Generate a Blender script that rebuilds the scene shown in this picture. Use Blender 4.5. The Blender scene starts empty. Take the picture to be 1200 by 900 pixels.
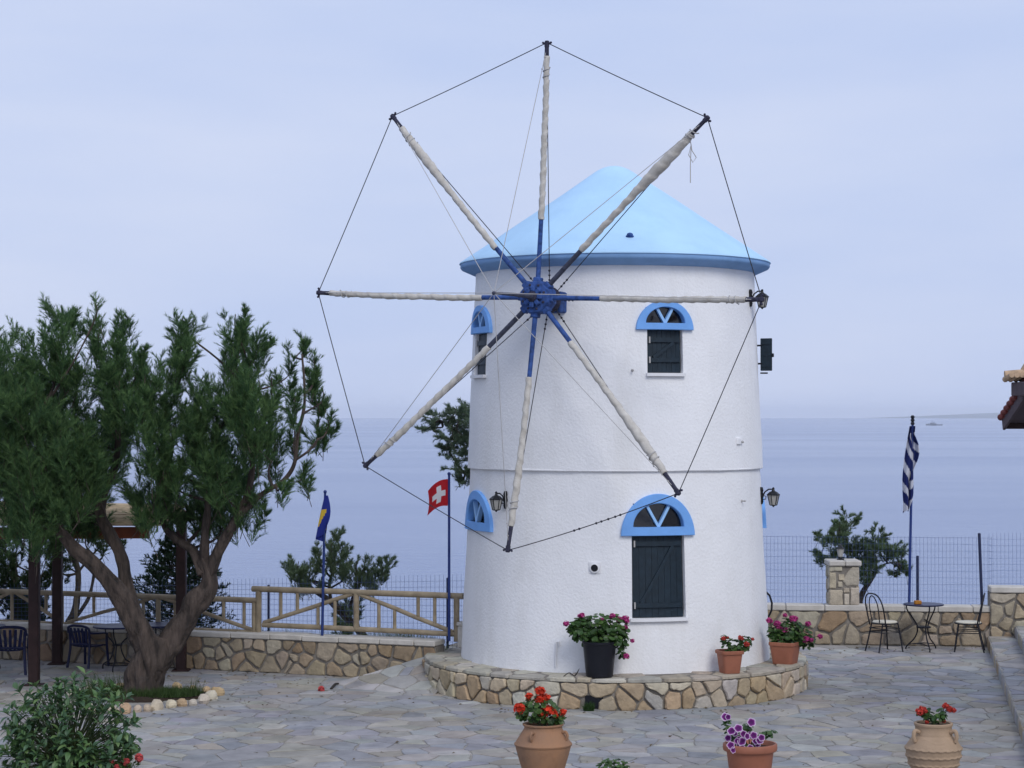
import bpy, math, random
import numpy as np
from mathutils import Vector, Matrix, noise

# ------------------------------------------------------------------ camera, world, sun, exposure
SC = bpy.context.scene
COL = SC.collection
F = 2400.0            # focal length in pixels of the 1200 x 900 photograph
H = 3.56              # eye height above the plaza
HOR = 488.0           # row of the true horizon
PITCH = math.atan((HOR - 450.0) / F)

cam_d = bpy.data.cameras.new('camera')
cam = bpy.data.objects.new('camera', cam_d)
COL.objects.link(cam)
cam.location = (0, 0, H)
cam.rotation_euler = (math.pi / 2 + PITCH, 0, 0)
cam_d.sensor_width = 36
cam_d.lens = 36 * F / 1200
cam_d.clip_start = 0.1
cam_d.clip_end = 250000
SC.camera = cam

SUN_AZ, SUN_EL = math.radians(158), math.radians(40)
w = bpy.data.worlds.new('World')
SC.world = w
w.use_nodes = True
nt = w.node_tree
nt.nodes.clear()
out = nt.nodes.new('ShaderNodeOutputWorld')
bg = nt.nodes.new('ShaderNodeBackground')
sky = nt.nodes.new('ShaderNodeTexSky')
sky.sky_type = 'NISHITA'
sky.sun_disc = False
sky.sun_elevation = SUN_EL
sky.sun_rotation = SUN_AZ
sky.dust_density = 2.0
tc = nt.nodes.new('ShaderNodeTexCoord')
mp = nt.nodes.new('ShaderNodeMapping')
mp.inputs['Scale'].default_value = (1.6, 1.6, 7.0)
nz = nt.nodes.new('ShaderNodeTexNoise')
nz.inputs['Scale'].default_value = 1.7
nz.inputs['Detail'].default_value = 5
nz.inputs['Roughness'].default_value = 0.5
rmp = nt.nodes.new('ShaderNodeValToRGB')
rmp.color_ramp.elements[0].position = 0.36
rmp.color_ramp.elements[0].color = (5.45, 6.45, 9.15, 1)
rmp.color_ramp.elements[1].position = 0.66
rmp.color_ramp.elements[1].color = (6.6, 7.3, 9.4, 1)
mix = nt.nodes.new('ShaderNodeMix')
mix.data_type = 'RGBA'
mix.inputs['Factor'].default_value = 0.93          # a nearly closed veil of thin cloud over the sky
bg.inputs['Strength'].default_value = 0.1
L = nt.links.new
L(tc.outputs['Generated'], mp.inputs['Vector'])
L(mp.outputs['Vector'], nz.inputs['Vector'])
L(nz.outputs['Fac'], rmp.inputs['Fac'])
L(sky.outputs['Color'], mix.inputs[6])
L(rmp.outputs['Color'], mix.inputs[7])
L(mix.outputs[2], bg.inputs['Color'])
L(bg.outputs['Background'], out.inputs['Surface'])

sl = bpy.data.lights.new('sun', 'SUN')
sl.energy = 1.5
sl.angle = math.radians(25)
sl.color = (1.0, 0.97, 0.93)
sun = bpy.data.objects.new('sun', sl)
COL.objects.link(sun)
sd = Vector((math.sin(SUN_AZ) * math.cos(SUN_EL), math.cos(SUN_AZ) * math.cos(SUN_EL), math.sin(SUN_EL)))
sun.rotation_euler = sd.to_track_quat('Z', 'Y').to_euler()
sun.location = (20, -20, 40)

SC.view_settings.view_transform = 'Standard'
SC.view_settings.look = 'None'
SC.view_settings.gamma = 1
SC.view_settings.use_curve_mapping = False
SC.view_settings.exposure = 0.0
SC.render.engine = 'CYCLES'
SC.cycles.use_denoising = True
SC.cycles.max_bounces = 8
SC.cycles.volume_bounces = 6

# ------------------------------------------------------------------ pixel helpers (a pixel only gives a direction)
CP, SP = math.cos(PITCH), math.sin(PITCH)
def ray(px, py):
    x = (px - 600) / F; y = (450 - py) / F
    return Vector((x, CP - y * SP, SP + y * CP))
def P(px, py, D):                      # point on the pixel's ray at depth Y = D
    d = ray(px, py)
    return Vector((0, 0, H)) + d * (D / d.y)
def G(px, py, z=0.0):                  # point on the pixel's ray at height z
    d = ray(px, py)
    return Vector((0, 0, H)) + d * ((z - H) / d.z)
def V(px, py, a, b):                   # point on the pixel's ray on the vertical plane through plan points a, b
    d = ray(px, py)
    nx, ny = b[1] - a[1], -(b[0] - a[0])
    t = (a[0] * nx + a[1] * ny) / (d.x * nx + d.y * ny)
    return Vector((0, 0, H)) + d * t
def off(a, b, k):                      # the plan line a-b moved k metres away from the camera
    dx, dy = b[0] - a[0], b[1] - a[1]
    l = math.hypot(dx, dy)
    nx, ny = -dy / l, dx / l
    if ny < 0: nx, ny = -nx, -ny
    return (a[0] + nx * k, a[1] + ny * k), (b[0] + nx * k, b[1] + ny * k)

# ------------------------------------------------------------------ materials
MATS = {}
def mat(name, col, rough=0.8, var=0.15, scale=4.0, bump=0.0, bscale=None, tint=False, spec=0.3, metal=0.0,
        trans=0.0, col2=None, stretch=None, detail=5, stain=None):
    m = bpy.data.materials.new(name)
    m.use_nodes = True
    n = m.node_tree
    b = n.nodes['Principled BSDF']
    b.inputs['Roughness'].default_value = rough
    b.inputs['Specular IOR Level'].default_value = spec
    b.inputs['Metallic'].default_value = metal
    co = n.nodes.new('ShaderNodeTexCoord')
    vec = co.outputs['Object']
    if stretch:
        mpn = n.nodes.new('ShaderNodeMapping')
        mpn.inputs['Scale'].default_value = stretch
        n.links.new(vec, mpn.inputs['Vector'])
        vec = mpn.outputs['Vector']
    no = n.nodes.new('ShaderNodeTexNoise')
    no.inputs['Scale'].default_value = scale
    no.inputs['Detail'].default_value = detail
    no.inputs['Roughness'].default_value = 0.6
    n.links.new(vec, no.inputs['Vector'])
    mr = n.nodes.new('ShaderNodeMapRange')
    mr.inputs['From Min'].default_value = 0.3
    mr.inputs['From Max'].default_value = 0.7
    n.links.new(no.outputs['Fac'], mr.inputs['Value'])
    mx = n.nodes.new('ShaderNodeMix')
    mx.data_type = 'RGBA'
    c2 = col2 or tuple(min(1, c * (1 + var)) for c in col)
    c1 = col if col2 else tuple(c * (1 - var) for c in col)
    mx.inputs[6].default_value = (*c1, 1)
    mx.inputs[7].default_value = (*c2, 1)
    n.links.new(mr.outputs['Result'], mx.inputs['Factor'])
    res = mx.outputs[2]
    if tint:
        at = n.nodes.new('ShaderNodeAttribute')
        at.attribute_name = 'tint'
        mu = n.nodes.new('ShaderNodeMix')
        mu.data_type = 'RGBA'
        mu.blend_type = 'MULTIPLY'
        mu.inputs['Factor'].default_value = 1
        n.links.new(res, mu.inputs[6])
        n.links.new(at.outputs['Color'], mu.inputs[7])
        res = mu.outputs[2]
    if stain:                                    # (scale vector, noise scale, from, to, colour)
        sv_, ss, f0, f1, sc_ = stain
        m3 = n.nodes.new('ShaderNodeMapping'); m3.inputs['Scale'].default_value = sv_
        n.links.new(co.outputs['Object'], m3.inputs['Vector'])
        n3 = n.nodes.new('ShaderNodeTexNoise'); n3.inputs['Scale'].default_value = ss; n3.inputs['Detail'].default_value = 7
        n3.inputs['Roughness'].default_value = .65
        n.links.new(m3.outputs[0], n3.inputs['Vector'])
        r3 = n.nodes.new('ShaderNodeMapRange'); r3.inputs['From Min'].default_value = f0; r3.inputs['From Max'].default_value = f1
        n.links.new(n3.outputs['Fac'], r3.inputs['Value'])
        x3 = n.nodes.new('ShaderNodeMix'); x3.data_type = 'RGBA'; x3.blend_type = 'MULTIPLY'
        x3.inputs[7].default_value = (*sc_, 1)
        n.links.new(r3.outputs[0], x3.inputs['Factor']); n.links.new(res, x3.inputs[6])
        res = x3.outputs[2]
    n.links.new(res, b.inputs['Base Color'])
    if bump:
        nb = n.nodes.new('ShaderNodeTexNoise')
        nb.inputs['Scale'].default_value = bscale or scale * 4
        nb.inputs['Detail'].default_value = 4
        n.links.new(vec, nb.inputs['Vector'])
        bn = n.nodes.new('ShaderNodeBump')
        bn.inputs['Strength'].default_value = 0.7
        bn.inputs['Distance'].default_value = bump
        n.links.new(nb.outputs['Fac'], bn.inputs['Height'])
        n.links.new(bn.outputs['Normal'], b.inputs['Normal'])
    if trans:
        tr = n.nodes.new('ShaderNodeBsdfTranslucent')
        n.links.new(res, tr.inputs['Color'])
        ms = n.nodes.new('ShaderNodeMixShader')
        ms.inputs[0].default_value = trans
        n.links.new(b.outputs[0], ms.inputs[1])
        n.links.new(tr.outputs[0], ms.inputs[2])
        n.links.new(ms.outputs[0], n.nodes['Material Output'].inputs['Surface'])
    MATS[name] = m
    return m

mat('stucco', (.78, .78, .785), .9, scale=1.1, col2=(.86, .86, .865), bump=.010, bscale=30, stain=((1, 1, .2), 1.6, .52, .9, (.84, .83, .80)))
mat('eave_blue_shaded', (.22, .39, .66), .7, .08, 4, stain=((1, 1, 1), 3, .5, .8, (.75, .8, .85)))  # blue darkened in the colour for the shade on the down-facing eave
mat('roof_blue', (.46, .69, .90), .85, .05, 1.5, stain=((1, 1, .5), 1.6, .48, .8, (.86, .90, .93)), bump=.003, bscale=40)
mat('trim_blue', (.17, .385, .78), .6, .07, 5, bump=.002, bscale=50)
mat('trim_light', (.30, .53, .84), .6, .05, 5)
mat('sail_blue', (.03, .075, .24), .7, .5, 14, bump=.002, bscale=60)
mat('tip_wood', (.035, .035, .06), .8, .4, 20)
mat('arm_wood', (.05, .055, .085), .8, .4, 20)
mat('canvas', (.44, .41, .36), .9, scale=9, col2=(.60, .575, .525), bump=.006, bscale=50)
mat('rope_dark', (.03, .03, .04), .9)
mat('rope_light', (.42, .41, .40), .9)
mat('shutter', (.010, .022, .034), .5, .25, 12, bump=.001)
mat('white_paint', (.74, .74, .75), .7, .06)
mat('stone', (.74, .74, .75), .9, scale=8, col2=(1.14, 1.13, 1.10), bump=.02, bscale=22, tint=True, detail=8)
mat('mortar', (.21, .19, .165), .95, .3, 6, bump=.01, bscale=60)
mat('mortar_pale', (.36, .34, .30), .95, .2, 3, bump=.01, bscale=60)
mat('coping', (.52, .49, .44), .9, .15, 5, bump=.006, bscale=40)
mat('flag', (.74, .74, .74), .8, scale=3.2, col2=(1.16, 1.15, 1.13), bump=.008, bscale=16, tint=True, detail=8, stain=((1, 1, 1), .55, .45, .75, (.76, .75, .72)))
mat('joint', (.31, .29, .26), .95, .3, 2.0, bump=.008, bscale=40)
mat('timber', (.29, .235, .16), .8, .3, 6, bump=.003, bscale=30)
mat('post_brown', (.030, .014, .013), .65, .35, 8, bump=.002)
mat('beam_red', (.165, .042, .018), .6, .25, 6)
mat('cane', (.48, .38, .25), .85, .25, 9, bump=.004)
mat('terracotta', (.38, .17, .09), .85, .16, 6, bump=.002, bscale=50)
mat('terracotta_brown', (.36, .19, .10), .9, stain=((1, 1, 1), 6, .5, .75, (.72, .72, .75)), scale=3.5, col2=(.27, .16, .10), bump=.003, bscale=40)
mat('terracotta_pale', (.33, .235, .155), .9, scale=5, col2=(.42, .30, .20), bump=.004, bscale=40)
mat('plastic_brick', (.33, .125, .075), .6, .1, 4, stain=((1, 1, 1), 7, .5, .8, (.78, .8, .82)))
mat('black_plastic', (.008, .009, .014), .45, .2, 5)
mat('soil', (.035, .025, .018), 1, .4, 30, bump=.01)
mat('iron', (.010, .011, .017), .5, .3, 20)
mat('navy_plastic', (.010, .014, .055), .4, .15, 5)
mat('seat_cream', (.60, .56, .45), .7, .06)
mat('pole_blue', (.018, .040, .17), .5, .15, 5)
mat('post_slate', (.022, .030, .075), .6, .2, 6)
mat('wire', (.055, .085, .20), .5, .1)
mat('bark', (.024, .020, .018), .95, scale=11, col2=(.105, .080, .066), bump=.10, bscale=16, stretch=(1, 1, .25))
mat('bark_dark', (.04, .035, .03), .95, .4, 10)
mat('needle', (.95, .95, .95), .7, scale=2, tint=True, trans=.5)
mat('leaf', (.9, .9, .9), .45, scale=6, tint=True, trans=.25, spec=.45)
mat('petal', (1, 1, 1), .7, scale=30, tint=True, trans=.3, var=.1)
mat('cloth', (.95, .95, .95), .85, tint=True, trans=.25, var=.04)
mat('hill_soil', (.13, .12, .07), 1, .3, .4, bump=.1, bscale=2)
mat('far_land', (.10, .12, .10), 1, .2, .001)
mat('ship_grey', (.20, .22, .26), .7, .1, .1)
mat('tile_red', (.16, .035, .03), .8, .3, 9, bump=.004)
mat('tile_tan', (.46, .33, .22), .9, .3, 9, bump=.006)
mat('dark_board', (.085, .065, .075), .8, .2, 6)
mat('amber', (.42, .17, .02), .5, .1)
mat('lamp_iron', (.008, .009, .012), .45, .2, 20)
mat('steel_blue_glass', (.02, .03, .07), .15, .1)

def glass_mat(name, col, rough, mixf):
    m = bpy.data.materials.new(name)
    m.use_nodes = True
    n = m.node_tree
    n.nodes.remove(n.nodes['Principled BSDF'])
    g = n.nodes.new('ShaderNodeBsdfGlossy'); g.inputs['Roughness'].default_value = rough
    d = n.nodes.new('ShaderNodeBsdfTransparent'); d.inputs['Color'].default_value = (*col, 1)
    fr = n.nodes.new('ShaderNodeFresnel'); fr.inputs['IOR'].default_value = 1.5
    ms = n.nodes.new('ShaderNodeMixShader')
    ad = n.nodes.new('ShaderNodeMath'); ad.operation = 'ADD'; ad.inputs[1].default_value = mixf
    n.links.new(fr.outputs[0], ad.inputs[0]); n.links.new(ad.outputs[0], ms.inputs[0])
    n.links.new(d.outputs[0], ms.inputs[1]); n.links.new(g.outputs[0], ms.inputs[2])
    n.links.new(ms.outputs[0], n.nodes['Material Output'].inputs['Surface'])
    MATS[name] = m
glass_mat('window_glass', (.22, .23, .25), .05, .03)
def frosted():
    m = bpy.data.materials.new('lamp_glass'); m.use_nodes = True
    b = m.node_tree.nodes['Principled BSDF']
    b.inputs['Base Color'].default_value = (.62, .60, .55, 1)
    b.inputs['Roughness'].default_value = .25
    tr = m.node_tree.nodes.new('ShaderNodeBsdfTranslucent'); tr.inputs['Color'].default_value = (.7, .69, .66, 1)
    ms = m.node_tree.nodes.new('ShaderNodeMixShader'); ms.inputs[0].default_value = .5
    m.node_tree.links.new(b.outputs[0], ms.inputs[1]); m.node_tree.links.new(tr.outputs[0], ms.inputs[2])
    m.node_tree.links.new(ms.outputs[0], m.node_tree.nodes['Material Output'].inputs['Surface'])
    MATS['lamp_glass'] = m
frosted()
def sea_mat():
    m = bpy.data.materials.new('sea_water'); m.use_nodes = True
    n = m.node_tree; b = n.nodes['Principled BSDF']
    b.inputs['Base Color'].default_value = (.085, .14, .29, 1)
    b.inputs['IOR'].default_value = 1.33
    co = n.nodes.new('ShaderNodeTexCoord')
    mpn = n.nodes.new('ShaderNodeMapping'); mpn.inputs['Scale'].default_value = (.14, .30, .1)
    n1 = n.nodes.new('ShaderNodeTexNoise'); n1.inputs['Scale'].default_value = 1; n1.inputs['Detail'].default_value = 8; n1.inputs['Roughness'].default_value = .6
    bn = n.nodes.new('ShaderNodeBump'); bn.inputs['Strength'].default_value = .5; bn.inputs['Distance'].default_value = .45
    mp2 = n.nodes.new('ShaderNodeMapping'); mp2.inputs['Scale'].default_value = (.0016, .006, .1)
    n2 = n.nodes.new('ShaderNodeTexNoise'); n2.inputs['Scale'].default_value = 1; n2.inputs['Detail'].default_value = 4
    mr = n.nodes.new('ShaderNodeMapRange'); mr.inputs['From Min'].default_value = .35; mr.inputs['From Max'].default_value = .65
    mr.inputs['To Min'].default_value = .15; mr.inputs['To Max'].default_value = .195
    n.links.new(co.outputs['Object'], mpn.inputs['Vector']); n.links.new(mpn.outputs[0], n1.inputs['Vector'])
    n.links.new(co.outputs['Object'], mp2.inputs['Vector']); n.links.new(mp2.outputs[0], n2.inputs['Vector'])
    n.links.new(n2.outputs['Fac'], mr.inputs['Value']); n.links.new(mr.outputs[0], b.inputs['Roughness'])
    n.links.new(n1.outputs['Fac'], bn.inputs['Height']); n.links.new(bn.outputs[0], b.inputs['Normal'])
    MATS['sea_water'] = m
sea_mat()

# ------------------------------------------------------------------ mesh helpers
class MB:
    def __init__(s): s.v = []; s.f = []; s.c = []; s.m = []
    def add(s, vs, fs, col=None, mi=0):
        o = len(s.v)
        s.v += [tuple(q) for q in vs]
        s.f += [tuple(i + o for i in f) for f in fs]
        s.m += [mi] * len(fs)
        if col is not None: s.c += [col] * len(vs)
        elif s.c or False: s.c += [(1, 1, 1)] * len(vs)
        return s
    def box(s, c, d, R=None, **k):
        vs = []
        for x in (-.5, .5):
            for y in (-.5, .5):
                for z in (-.5, .5):
                    q = Vector((x * d[0], y * d[1], z * d[2]))
                    if R is not None: q = R @ q
                    vs.append(q + Vector(c))
        return s.add(vs, [(0, 1, 3, 2), (4, 6, 7, 5), (0, 4, 5, 1), (2, 3, 7, 6), (0, 2, 6, 4), (1, 5, 7, 3)], **k)
    def bbox(s, c, d, b=.01, R=None, **k):                # box with chamfered edges
        vs = []; idx = {}
        hx, hy, hz = d[0] / 2, d[1] / 2, d[2] / 2
        b = min(b, hx * .9, hy * .9, hz * .9)
        for sx in (-1, 1):
            for sy in (-1, 1):
                for sz in (-1, 1):
                    for ax in range(3):
                        q = [sx * (hx - b), sy * (hy - b), sz * (hz - b)]
                        q[ax] = (sx * hx, sy * hy, sz * hz)[ax]
                        idx[(sx, sy, sz, ax)] = len(vs)
                        q = Vector(q)
                        if R is not None: q = R @ q
                        vs.append(q + Vector(c))
        fs = []
        g = lambda a, b_, c_, ax: idx[(a, b_, c_, ax)]
        for s1 in (-1, 1):
            fs.append([g(s1, -1, -1, 0), g(s1, 1, -1, 0), g(s1, 1, 1, 0), g(s1, -1, 1, 0)])
            fs.append([g(-1, s1, -1, 1), g(1, s1, -1, 1), g(1, s1, 1, 1), g(-1, s1, 1, 1)])
            fs.append([g(-1, -1, s1, 2), g(1, -1, s1, 2), g(1, 1, s1, 2), g(-1, 1, s1, 2)])
        for a in (-1, 1):
            for b_ in (-1, 1):
                fs.append([g(-1, a, b_, 1), g(1, a, b_, 1), g(1, a, b_, 2), g(-1, a, b_, 2)])
                fs.append([g(a, -1, b_, 0), g(a, 1, b_, 0), g(a, 1, b_, 2), g(a, -1, b_, 2)])
                fs.append([g(a, b_, -1, 0), g(a, b_, 1, 0), g(a, b_, 1, 1), g(a, b_, -1, 1)])
                for c_ in (-1, 1):
                    fs.append([g(a, b_, c_, 0), g(a, b_, c_, 1), g(a, b_, c_, 2)])
        return s.add(vs, fs, **k)
    def tube(s, pts, rad, n=8, cap=True, flat=None, **k):
        pts = [Vector(p) for p in pts]
        if not hasattr(rad, '__len__'): rad = [rad] * len(pts)
        vs = []; fs = []
        t0 = (pts[1] - pts[0]).normalized()
        a = t0.cross(Vector((0, 0, 1)))
        if a.length < .1: a = t0.cross(Vector((1, 0, 0)))
        a.normalize()
        for i, p in enumerate(pts):
            t = (pts[min(i + 1, len(pts) - 1)] - pts[max(i - 1, 0)]).normalized()
            a = (a - t * a.dot(t)).normalized()
            b = t.cross(a)
            for j in range(n):
                th = 2 * math.pi * j / n
                r = rad[i] if not callable(rad[i]) else rad[i](th)
                vs.append(p + a * (r * math.cos(th)) + b * (r * math.sin(th)))
        for i in range(len(pts) - 1):
            for j in range(n):
                j2 = (j + 1) % n
                fs.append((i * n + j, i * n + j2, (i + 1) * n + j2, (i + 1) * n + j))
        if cap:
            fs.append(tuple(range(n - 1, -1, -1)))
            fs.append(tuple((len(pts) - 1) * n + j for j in range(n)))
        return s.add(vs, fs, **k)
    def lathe(s, prof, n=32, c=(0, 0, 0), R=None, sq=0.0, wob=None, **k):
        vs = []; fs = []
        c = Vector(c)
        for i, (r, z) in enumerate(prof):
            for j in range(n):
                th = 2 * math.pi * j / n
                rr = r
                if sq: rr = r / (abs(math.cos(th)) ** sq + abs(math.sin(th)) ** sq) ** (1 / sq)
                if wob: rr, z2 = wob(rr, z, th, i)
                else: z2 = z
                q = Vector((rr * math.cos(th), rr * math.sin(th), z2))
                if R is not None: q = R @ q
                vs.append(c + q)
        for i in range(len(prof) - 1):
            for j in range(n):
                j2 = (j + 1) % n
                fs.append((i * n + j, i * n + j2, (i + 1) * n + j2, (i + 1) * n + j))
        if prof[0][0] > 1e-4: fs.append(tuple(range(n - 1, -1, -1)))
        if prof[-1][0] > 1e-4: fs.append(tuple((len(prof) - 1) * n + j for j in range(n)))
        return s.add(vs, fs, **k)
    def ball(s, c, r, seg=8, ring=6, R=None, jit=0, rng=None, **k):
        if not hasattr(r, '__len__'): r = (r, r, r)
        vs = []; fs = []
        for i in range(ring + 1):
            ph = math.pi * i / ring
            for j in range(seg):
                th = 2 * math.pi * j / seg
                q = Vector((r[0] * math.sin(ph) * math.cos(th), r[1] * math.sin(ph) * math.sin(th), -r[2] * math.cos(ph)))
                if jit and 0 < i < ring: q *= 1 + rng.uniform(-jit, jit)
                if R is not None: q = R @ q
                vs.append(Vector(c) + q)
        for i in range(ring):
            for j in range(seg):
                j2 = (j + 1) % seg
                fs.append((i * seg + j, i * seg + j2, (i + 1) * seg + j2, (i + 1) * seg + j))
        return s.add(vs, fs, **k)
    def build(s, name, m, parent=None, smooth=False, loc=None, mats=None):
        me = bpy.data.meshes.new(name)
        me.from_pydata(s.v, [], s.f)
        for q in ([m] if not mats else mats): me.materials.append(MATS[q])
        if mats: me.polygons.foreach_set('material_index', s.m)
        if s.c and len(s.c) == len(s.v):
            at = me.color_attributes.new('tint', 'FLOAT_COLOR', 'POINT')
            at.data.foreach_set('color', np.c_[np.array(s.c, dtype=np.float32), np.ones(len(s.c), np.float32)].ravel())
        if smooth:
            me.polygons.foreach_set('use_smooth', [True] * len(s.f))
            if smooth != 'all':
                try: me.set_sharp_from_angle(angle=math.radians(40))
                except Exception: pass
        me.validate()
        return link(bpy.data.objects.new(name, me), parent, loc)

def link(o, parent=None, loc=None):
    COL.objects.link(o)
    if loc is not None: o.location = loc
    if parent is not None:
        o.parent = parent
        if parent.type == 'EMPTY' and loc is None:
            o.matrix_parent_inverse = PINV.get(parent.name, Matrix())
    return o
PINV = {}
def empty(name, label, cat, loc=(0, 0, 0), group=None):
    o = bpy.data.objects.new(name, None)
    COL.objects.link(o)
    o.empty_display_size = .2
    o.location = loc
    PINV[o.name] = Matrix.Translation(-Vector(loc))
    return tag(o, label, cat, group)
def tag(o, label=None, cat=None, group=None, kind=None):
    if label: o['label'] = label
    if cat: o['category'] = cat
    if group: o['group'] = group
    if kind: o['kind'] = kind
    return o
def rot(axis, ang): return Matrix.Rotation(ang, 3, axis)
def frame(x, z):                                  # rotation with local x along x, z near z
    x = Vector(x).normalized(); z = Vector(z); y = z.cross(x).normalized(); z = x.cross(y)
    return Matrix((x, y, z)).transposed()

def tri_object(name, tris, tints, m, parent=None):
    """tris (N,3,3) float array, tints (N,3)"""
    n = len(tris)
    me = bpy.data.meshes.new(name)
    me.vertices.add(n * 3); me.loops.add(n * 3); me.polygons.add(n)
    me.vertices.foreach_set('co', tris.astype(np.float32).ravel())
    me.loops.foreach_set('vertex_index', np.arange(n * 3, dtype=np.int32))
    me.polygons.foreach_set('loop_start', np.arange(0, n * 3, 3, dtype=np.int32))
    me.polygons.foreach_set('loop_total', np.full(n, 3, dtype=np.int32))
    me.update(calc_edges=True)
    at = me.color_attributes.new('tint', 'FLOAT_COLOR', 'POINT')
    c = np.repeat(np.c_[tints, np.ones(n)], 3, axis=0).astype(np.float32)
    at.data.foreach_set('color', c.ravel())
    me.materials.append(MATS[m])
    return link(bpy.data.objects.new(name, me), parent)

# -------- stones: irregular convex cells laid on any surface
def clip(poly, nx, ny, d):                       # keep nx*x + ny*y <= d
    res = []
    for i in range(len(poly)):
        a = poly[i]; b = poly[(i + 1) % len(poly)]
        da = nx * a[0] + ny * a[1] - d; db = nx * b[0] + ny * b[1] - d
        if da <= 0: res.append(a)
        if (da < 0 < db) or (db < 0 < da):
            t = da / (da - db)
            res.append((a[0] + (b[0] - a[0]) * t, a[1] + (b[1] - a[1]) * t))
    return res
def cells(u0, u1, v0, v1, su, sv, gap, rng, bounds=(), drop=.12, jit=.45):
    nu = max(1, round((u1 - u0) / su)); nv = max(1, round((v1 - v0) / sv))
    su = (u1 - u0) / nu; sv = (v1 - v0) / nv
    pts = {}
    for i in range(nu):
        for j in range(nv):
            if rng.random() < drop: continue
            pts[(i, j)] = (u0 + (i + .5 + (.25 if j % 2 else -.25) + rng.uniform(-jit, jit)) * su,
                           v0 + (j + .5 + rng.uniform(-jit, jit)) * sv, rng.uniform(-.12, .12) * su * sv)
    outc = []
    for (i, j), p in pts.items():
        poly = [(u0, v0), (u1, v0), (u1, v1), (u0, v1)]
        for (nx, ny, d) in bounds: poly = clip(poly, nx, ny, d)
        for di in range(-3, 4):
            for dj in range(-3, 4):
                q = pts.get((i + di, j + dj))
                if not q or q is p or not poly: continue
                dx, dy = q[0] - p[0], q[1] - p[1]
                l = math.hypot(dx, dy)
                if l < 1e-6: continue
                d = (dx * (q[0] + p[0]) + dy * (q[1] + p[1])) / 2 + (p[2] - q[2]) / 2
                poly = clip(poly, dx / l, dy / l, d / l - gap / 2)
        if len(poly) < 3: continue
        # drop tiny edges
        pp = []
        for k in range(len(poly)):
            a = poly[k]; b = poly[(k + 1) % len(poly)]
            if math.hypot(a[0] - b[0], a[1] - b[1]) > .012: pp.append(a)
        if len(pp) < 3: continue
        A = abs(sum(pp[k][0] * pp[(k + 1) % len(pp)][1] - pp[(k + 1) % len(pp)][0] * pp[k][1] for k in range(len(pp)))) / 2
        if A < su * sv * .04: continue
        outc.append(pp)
    return outc
def cham(poly, rng, k=.22):
    r = []
    n = len(poly)
    for i in range(n):
        a, b, c = poly[i - 1], poly[i], poly[(i + 1) % n]
        t = rng.uniform(.06, k); s_ = rng.uniform(.06, k)
        r.append((b[0] + (a[0] - b[0]) * t, b[1] + (a[1] - b[1]) * t))
        r.append((b[0] + (c[0] - b[0]) * s_, b[1] + (c[1] - b[1]) * s_))
        l = math.hypot(c[0] - b[0], c[1] - b[1])
        if l > .10:                              # broken, slightly crooked edges
            h_ = rng.uniform(.4, .6); e_ = rng.uniform(-.055, .03)
            r.append((b[0] + (c[0] - b[0]) * h_ + (c[1] - b[1]) * e_, b[1] + (c[1] - b[1]) * h_ - (c[0] - b[0]) * e_))
    return r
def stone_geo(mb, poly, fn, depth, rng, col, dome=.15, base=-.02):
    n = len(poly)
    cx = sum(p[0] for p in poly) / n; cy = sum(p[1] for p in poly) / n
    tx, ty = rng.uniform(-.25, .25) * depth, rng.uniform(-.25, .25) * depth
    size = max(max(abs(p[0] - cx), abs(p[1] - cy)) for p in poly) or 1
    vs = [fn(p[0], p[1], base) for p in poly]
    vs += [fn(p[0], p[1], depth * rng.uniform(.45, .75)) for p in poly]
    ins = .86
    for p in poly:
        q = (cx + (p[0] - cx) * ins, cy + (p[1] - cy) * ins)
        d = depth + (tx * (q[0] - cx) + ty * (q[1] - cy)) / size
        vs.append(fn(q[0], q[1], d * rng.uniform(.93, 1.07)))
    fs = []
    for r_ in range(2):
        for i in range(n):
            j = (i + 1) % n
            fs.append((r_ * n + i, r_ * n + j, (r_ + 1) * n + j, (r_ + 1) * n + i))
    if dome:
        vs.append(fn(cx, cy, depth * (1 + dome)))
        for i in range(n): fs.append((2 * n + i, 2 * n + (i + 1) % n, 3 * n))
    else:
        fs.append(tuple(range(2 * n, 3 * n)))
    mb.add(vs, fs, col=col)
def pick(pal, rng, j=.12):
    c = rng.choice(pal); k = 1 + rng.uniform(-j, j)
    return tuple(max(.01, x * k * (1 + rng.uniform(-.03, .03))) for x in c)
WARM = [(.50, .415, .30), (.46, .375, .265), (.42, .315, .20), (.52, .455, .355), (.55, .48, .375), (.44, .345, .225), (.43, .405, .365), (.48, .40, .285), (.39, .29, .185), (.50, .46, .39)]
BROWN = [(.38, .31, .22), (.34, .27, .185), (.31, .22, .14), (.41, .36, .28), (.35, .295, .22), (.32, .25, .165), (.36, .295, .21), (.40, .35, .275), (.29, .21, .14)]
FLAGS = [(0.322, 0.318, 0.314), (0.296, 0.299, 0.316), (0.338, 0.326, 0.308), (0.364, 0.35, 0.314), (0.348, 0.32, 0.275), (0.322, 0.318, 0.317), (0.307, 0.307, 0.317), (0.39, 0.384, 0.369), (0.338, 0.316, 0.281), (0.291, 0.294, 0.311)]
def lay(parent, name, cl, fn, depth, rng, pal, m, dome=.15, limit=300, rank=None, ch=.22, base=-.02):
    if rank: cl = sorted(cl, key=rank)
    rest = MB()
    for i, poly in enumerate(cl):
        pl = cham(poly, rng, ch)
        col = pick(pal, rng)
        if i < limit:
            mb = MB(); stone_geo(mb, pl, fn, depth * rng.uniform(.75, 1.25), rng, col, dome, base)
            mb.build(name, m, parent)
        else:
            stone_geo(rest, pl, fn, depth * rng.uniform(.75, 1.25), rng, col, dome, base)
    if rest.v: tag(rest.build(name + '_rest', m, parent), kind='stuff')

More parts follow.
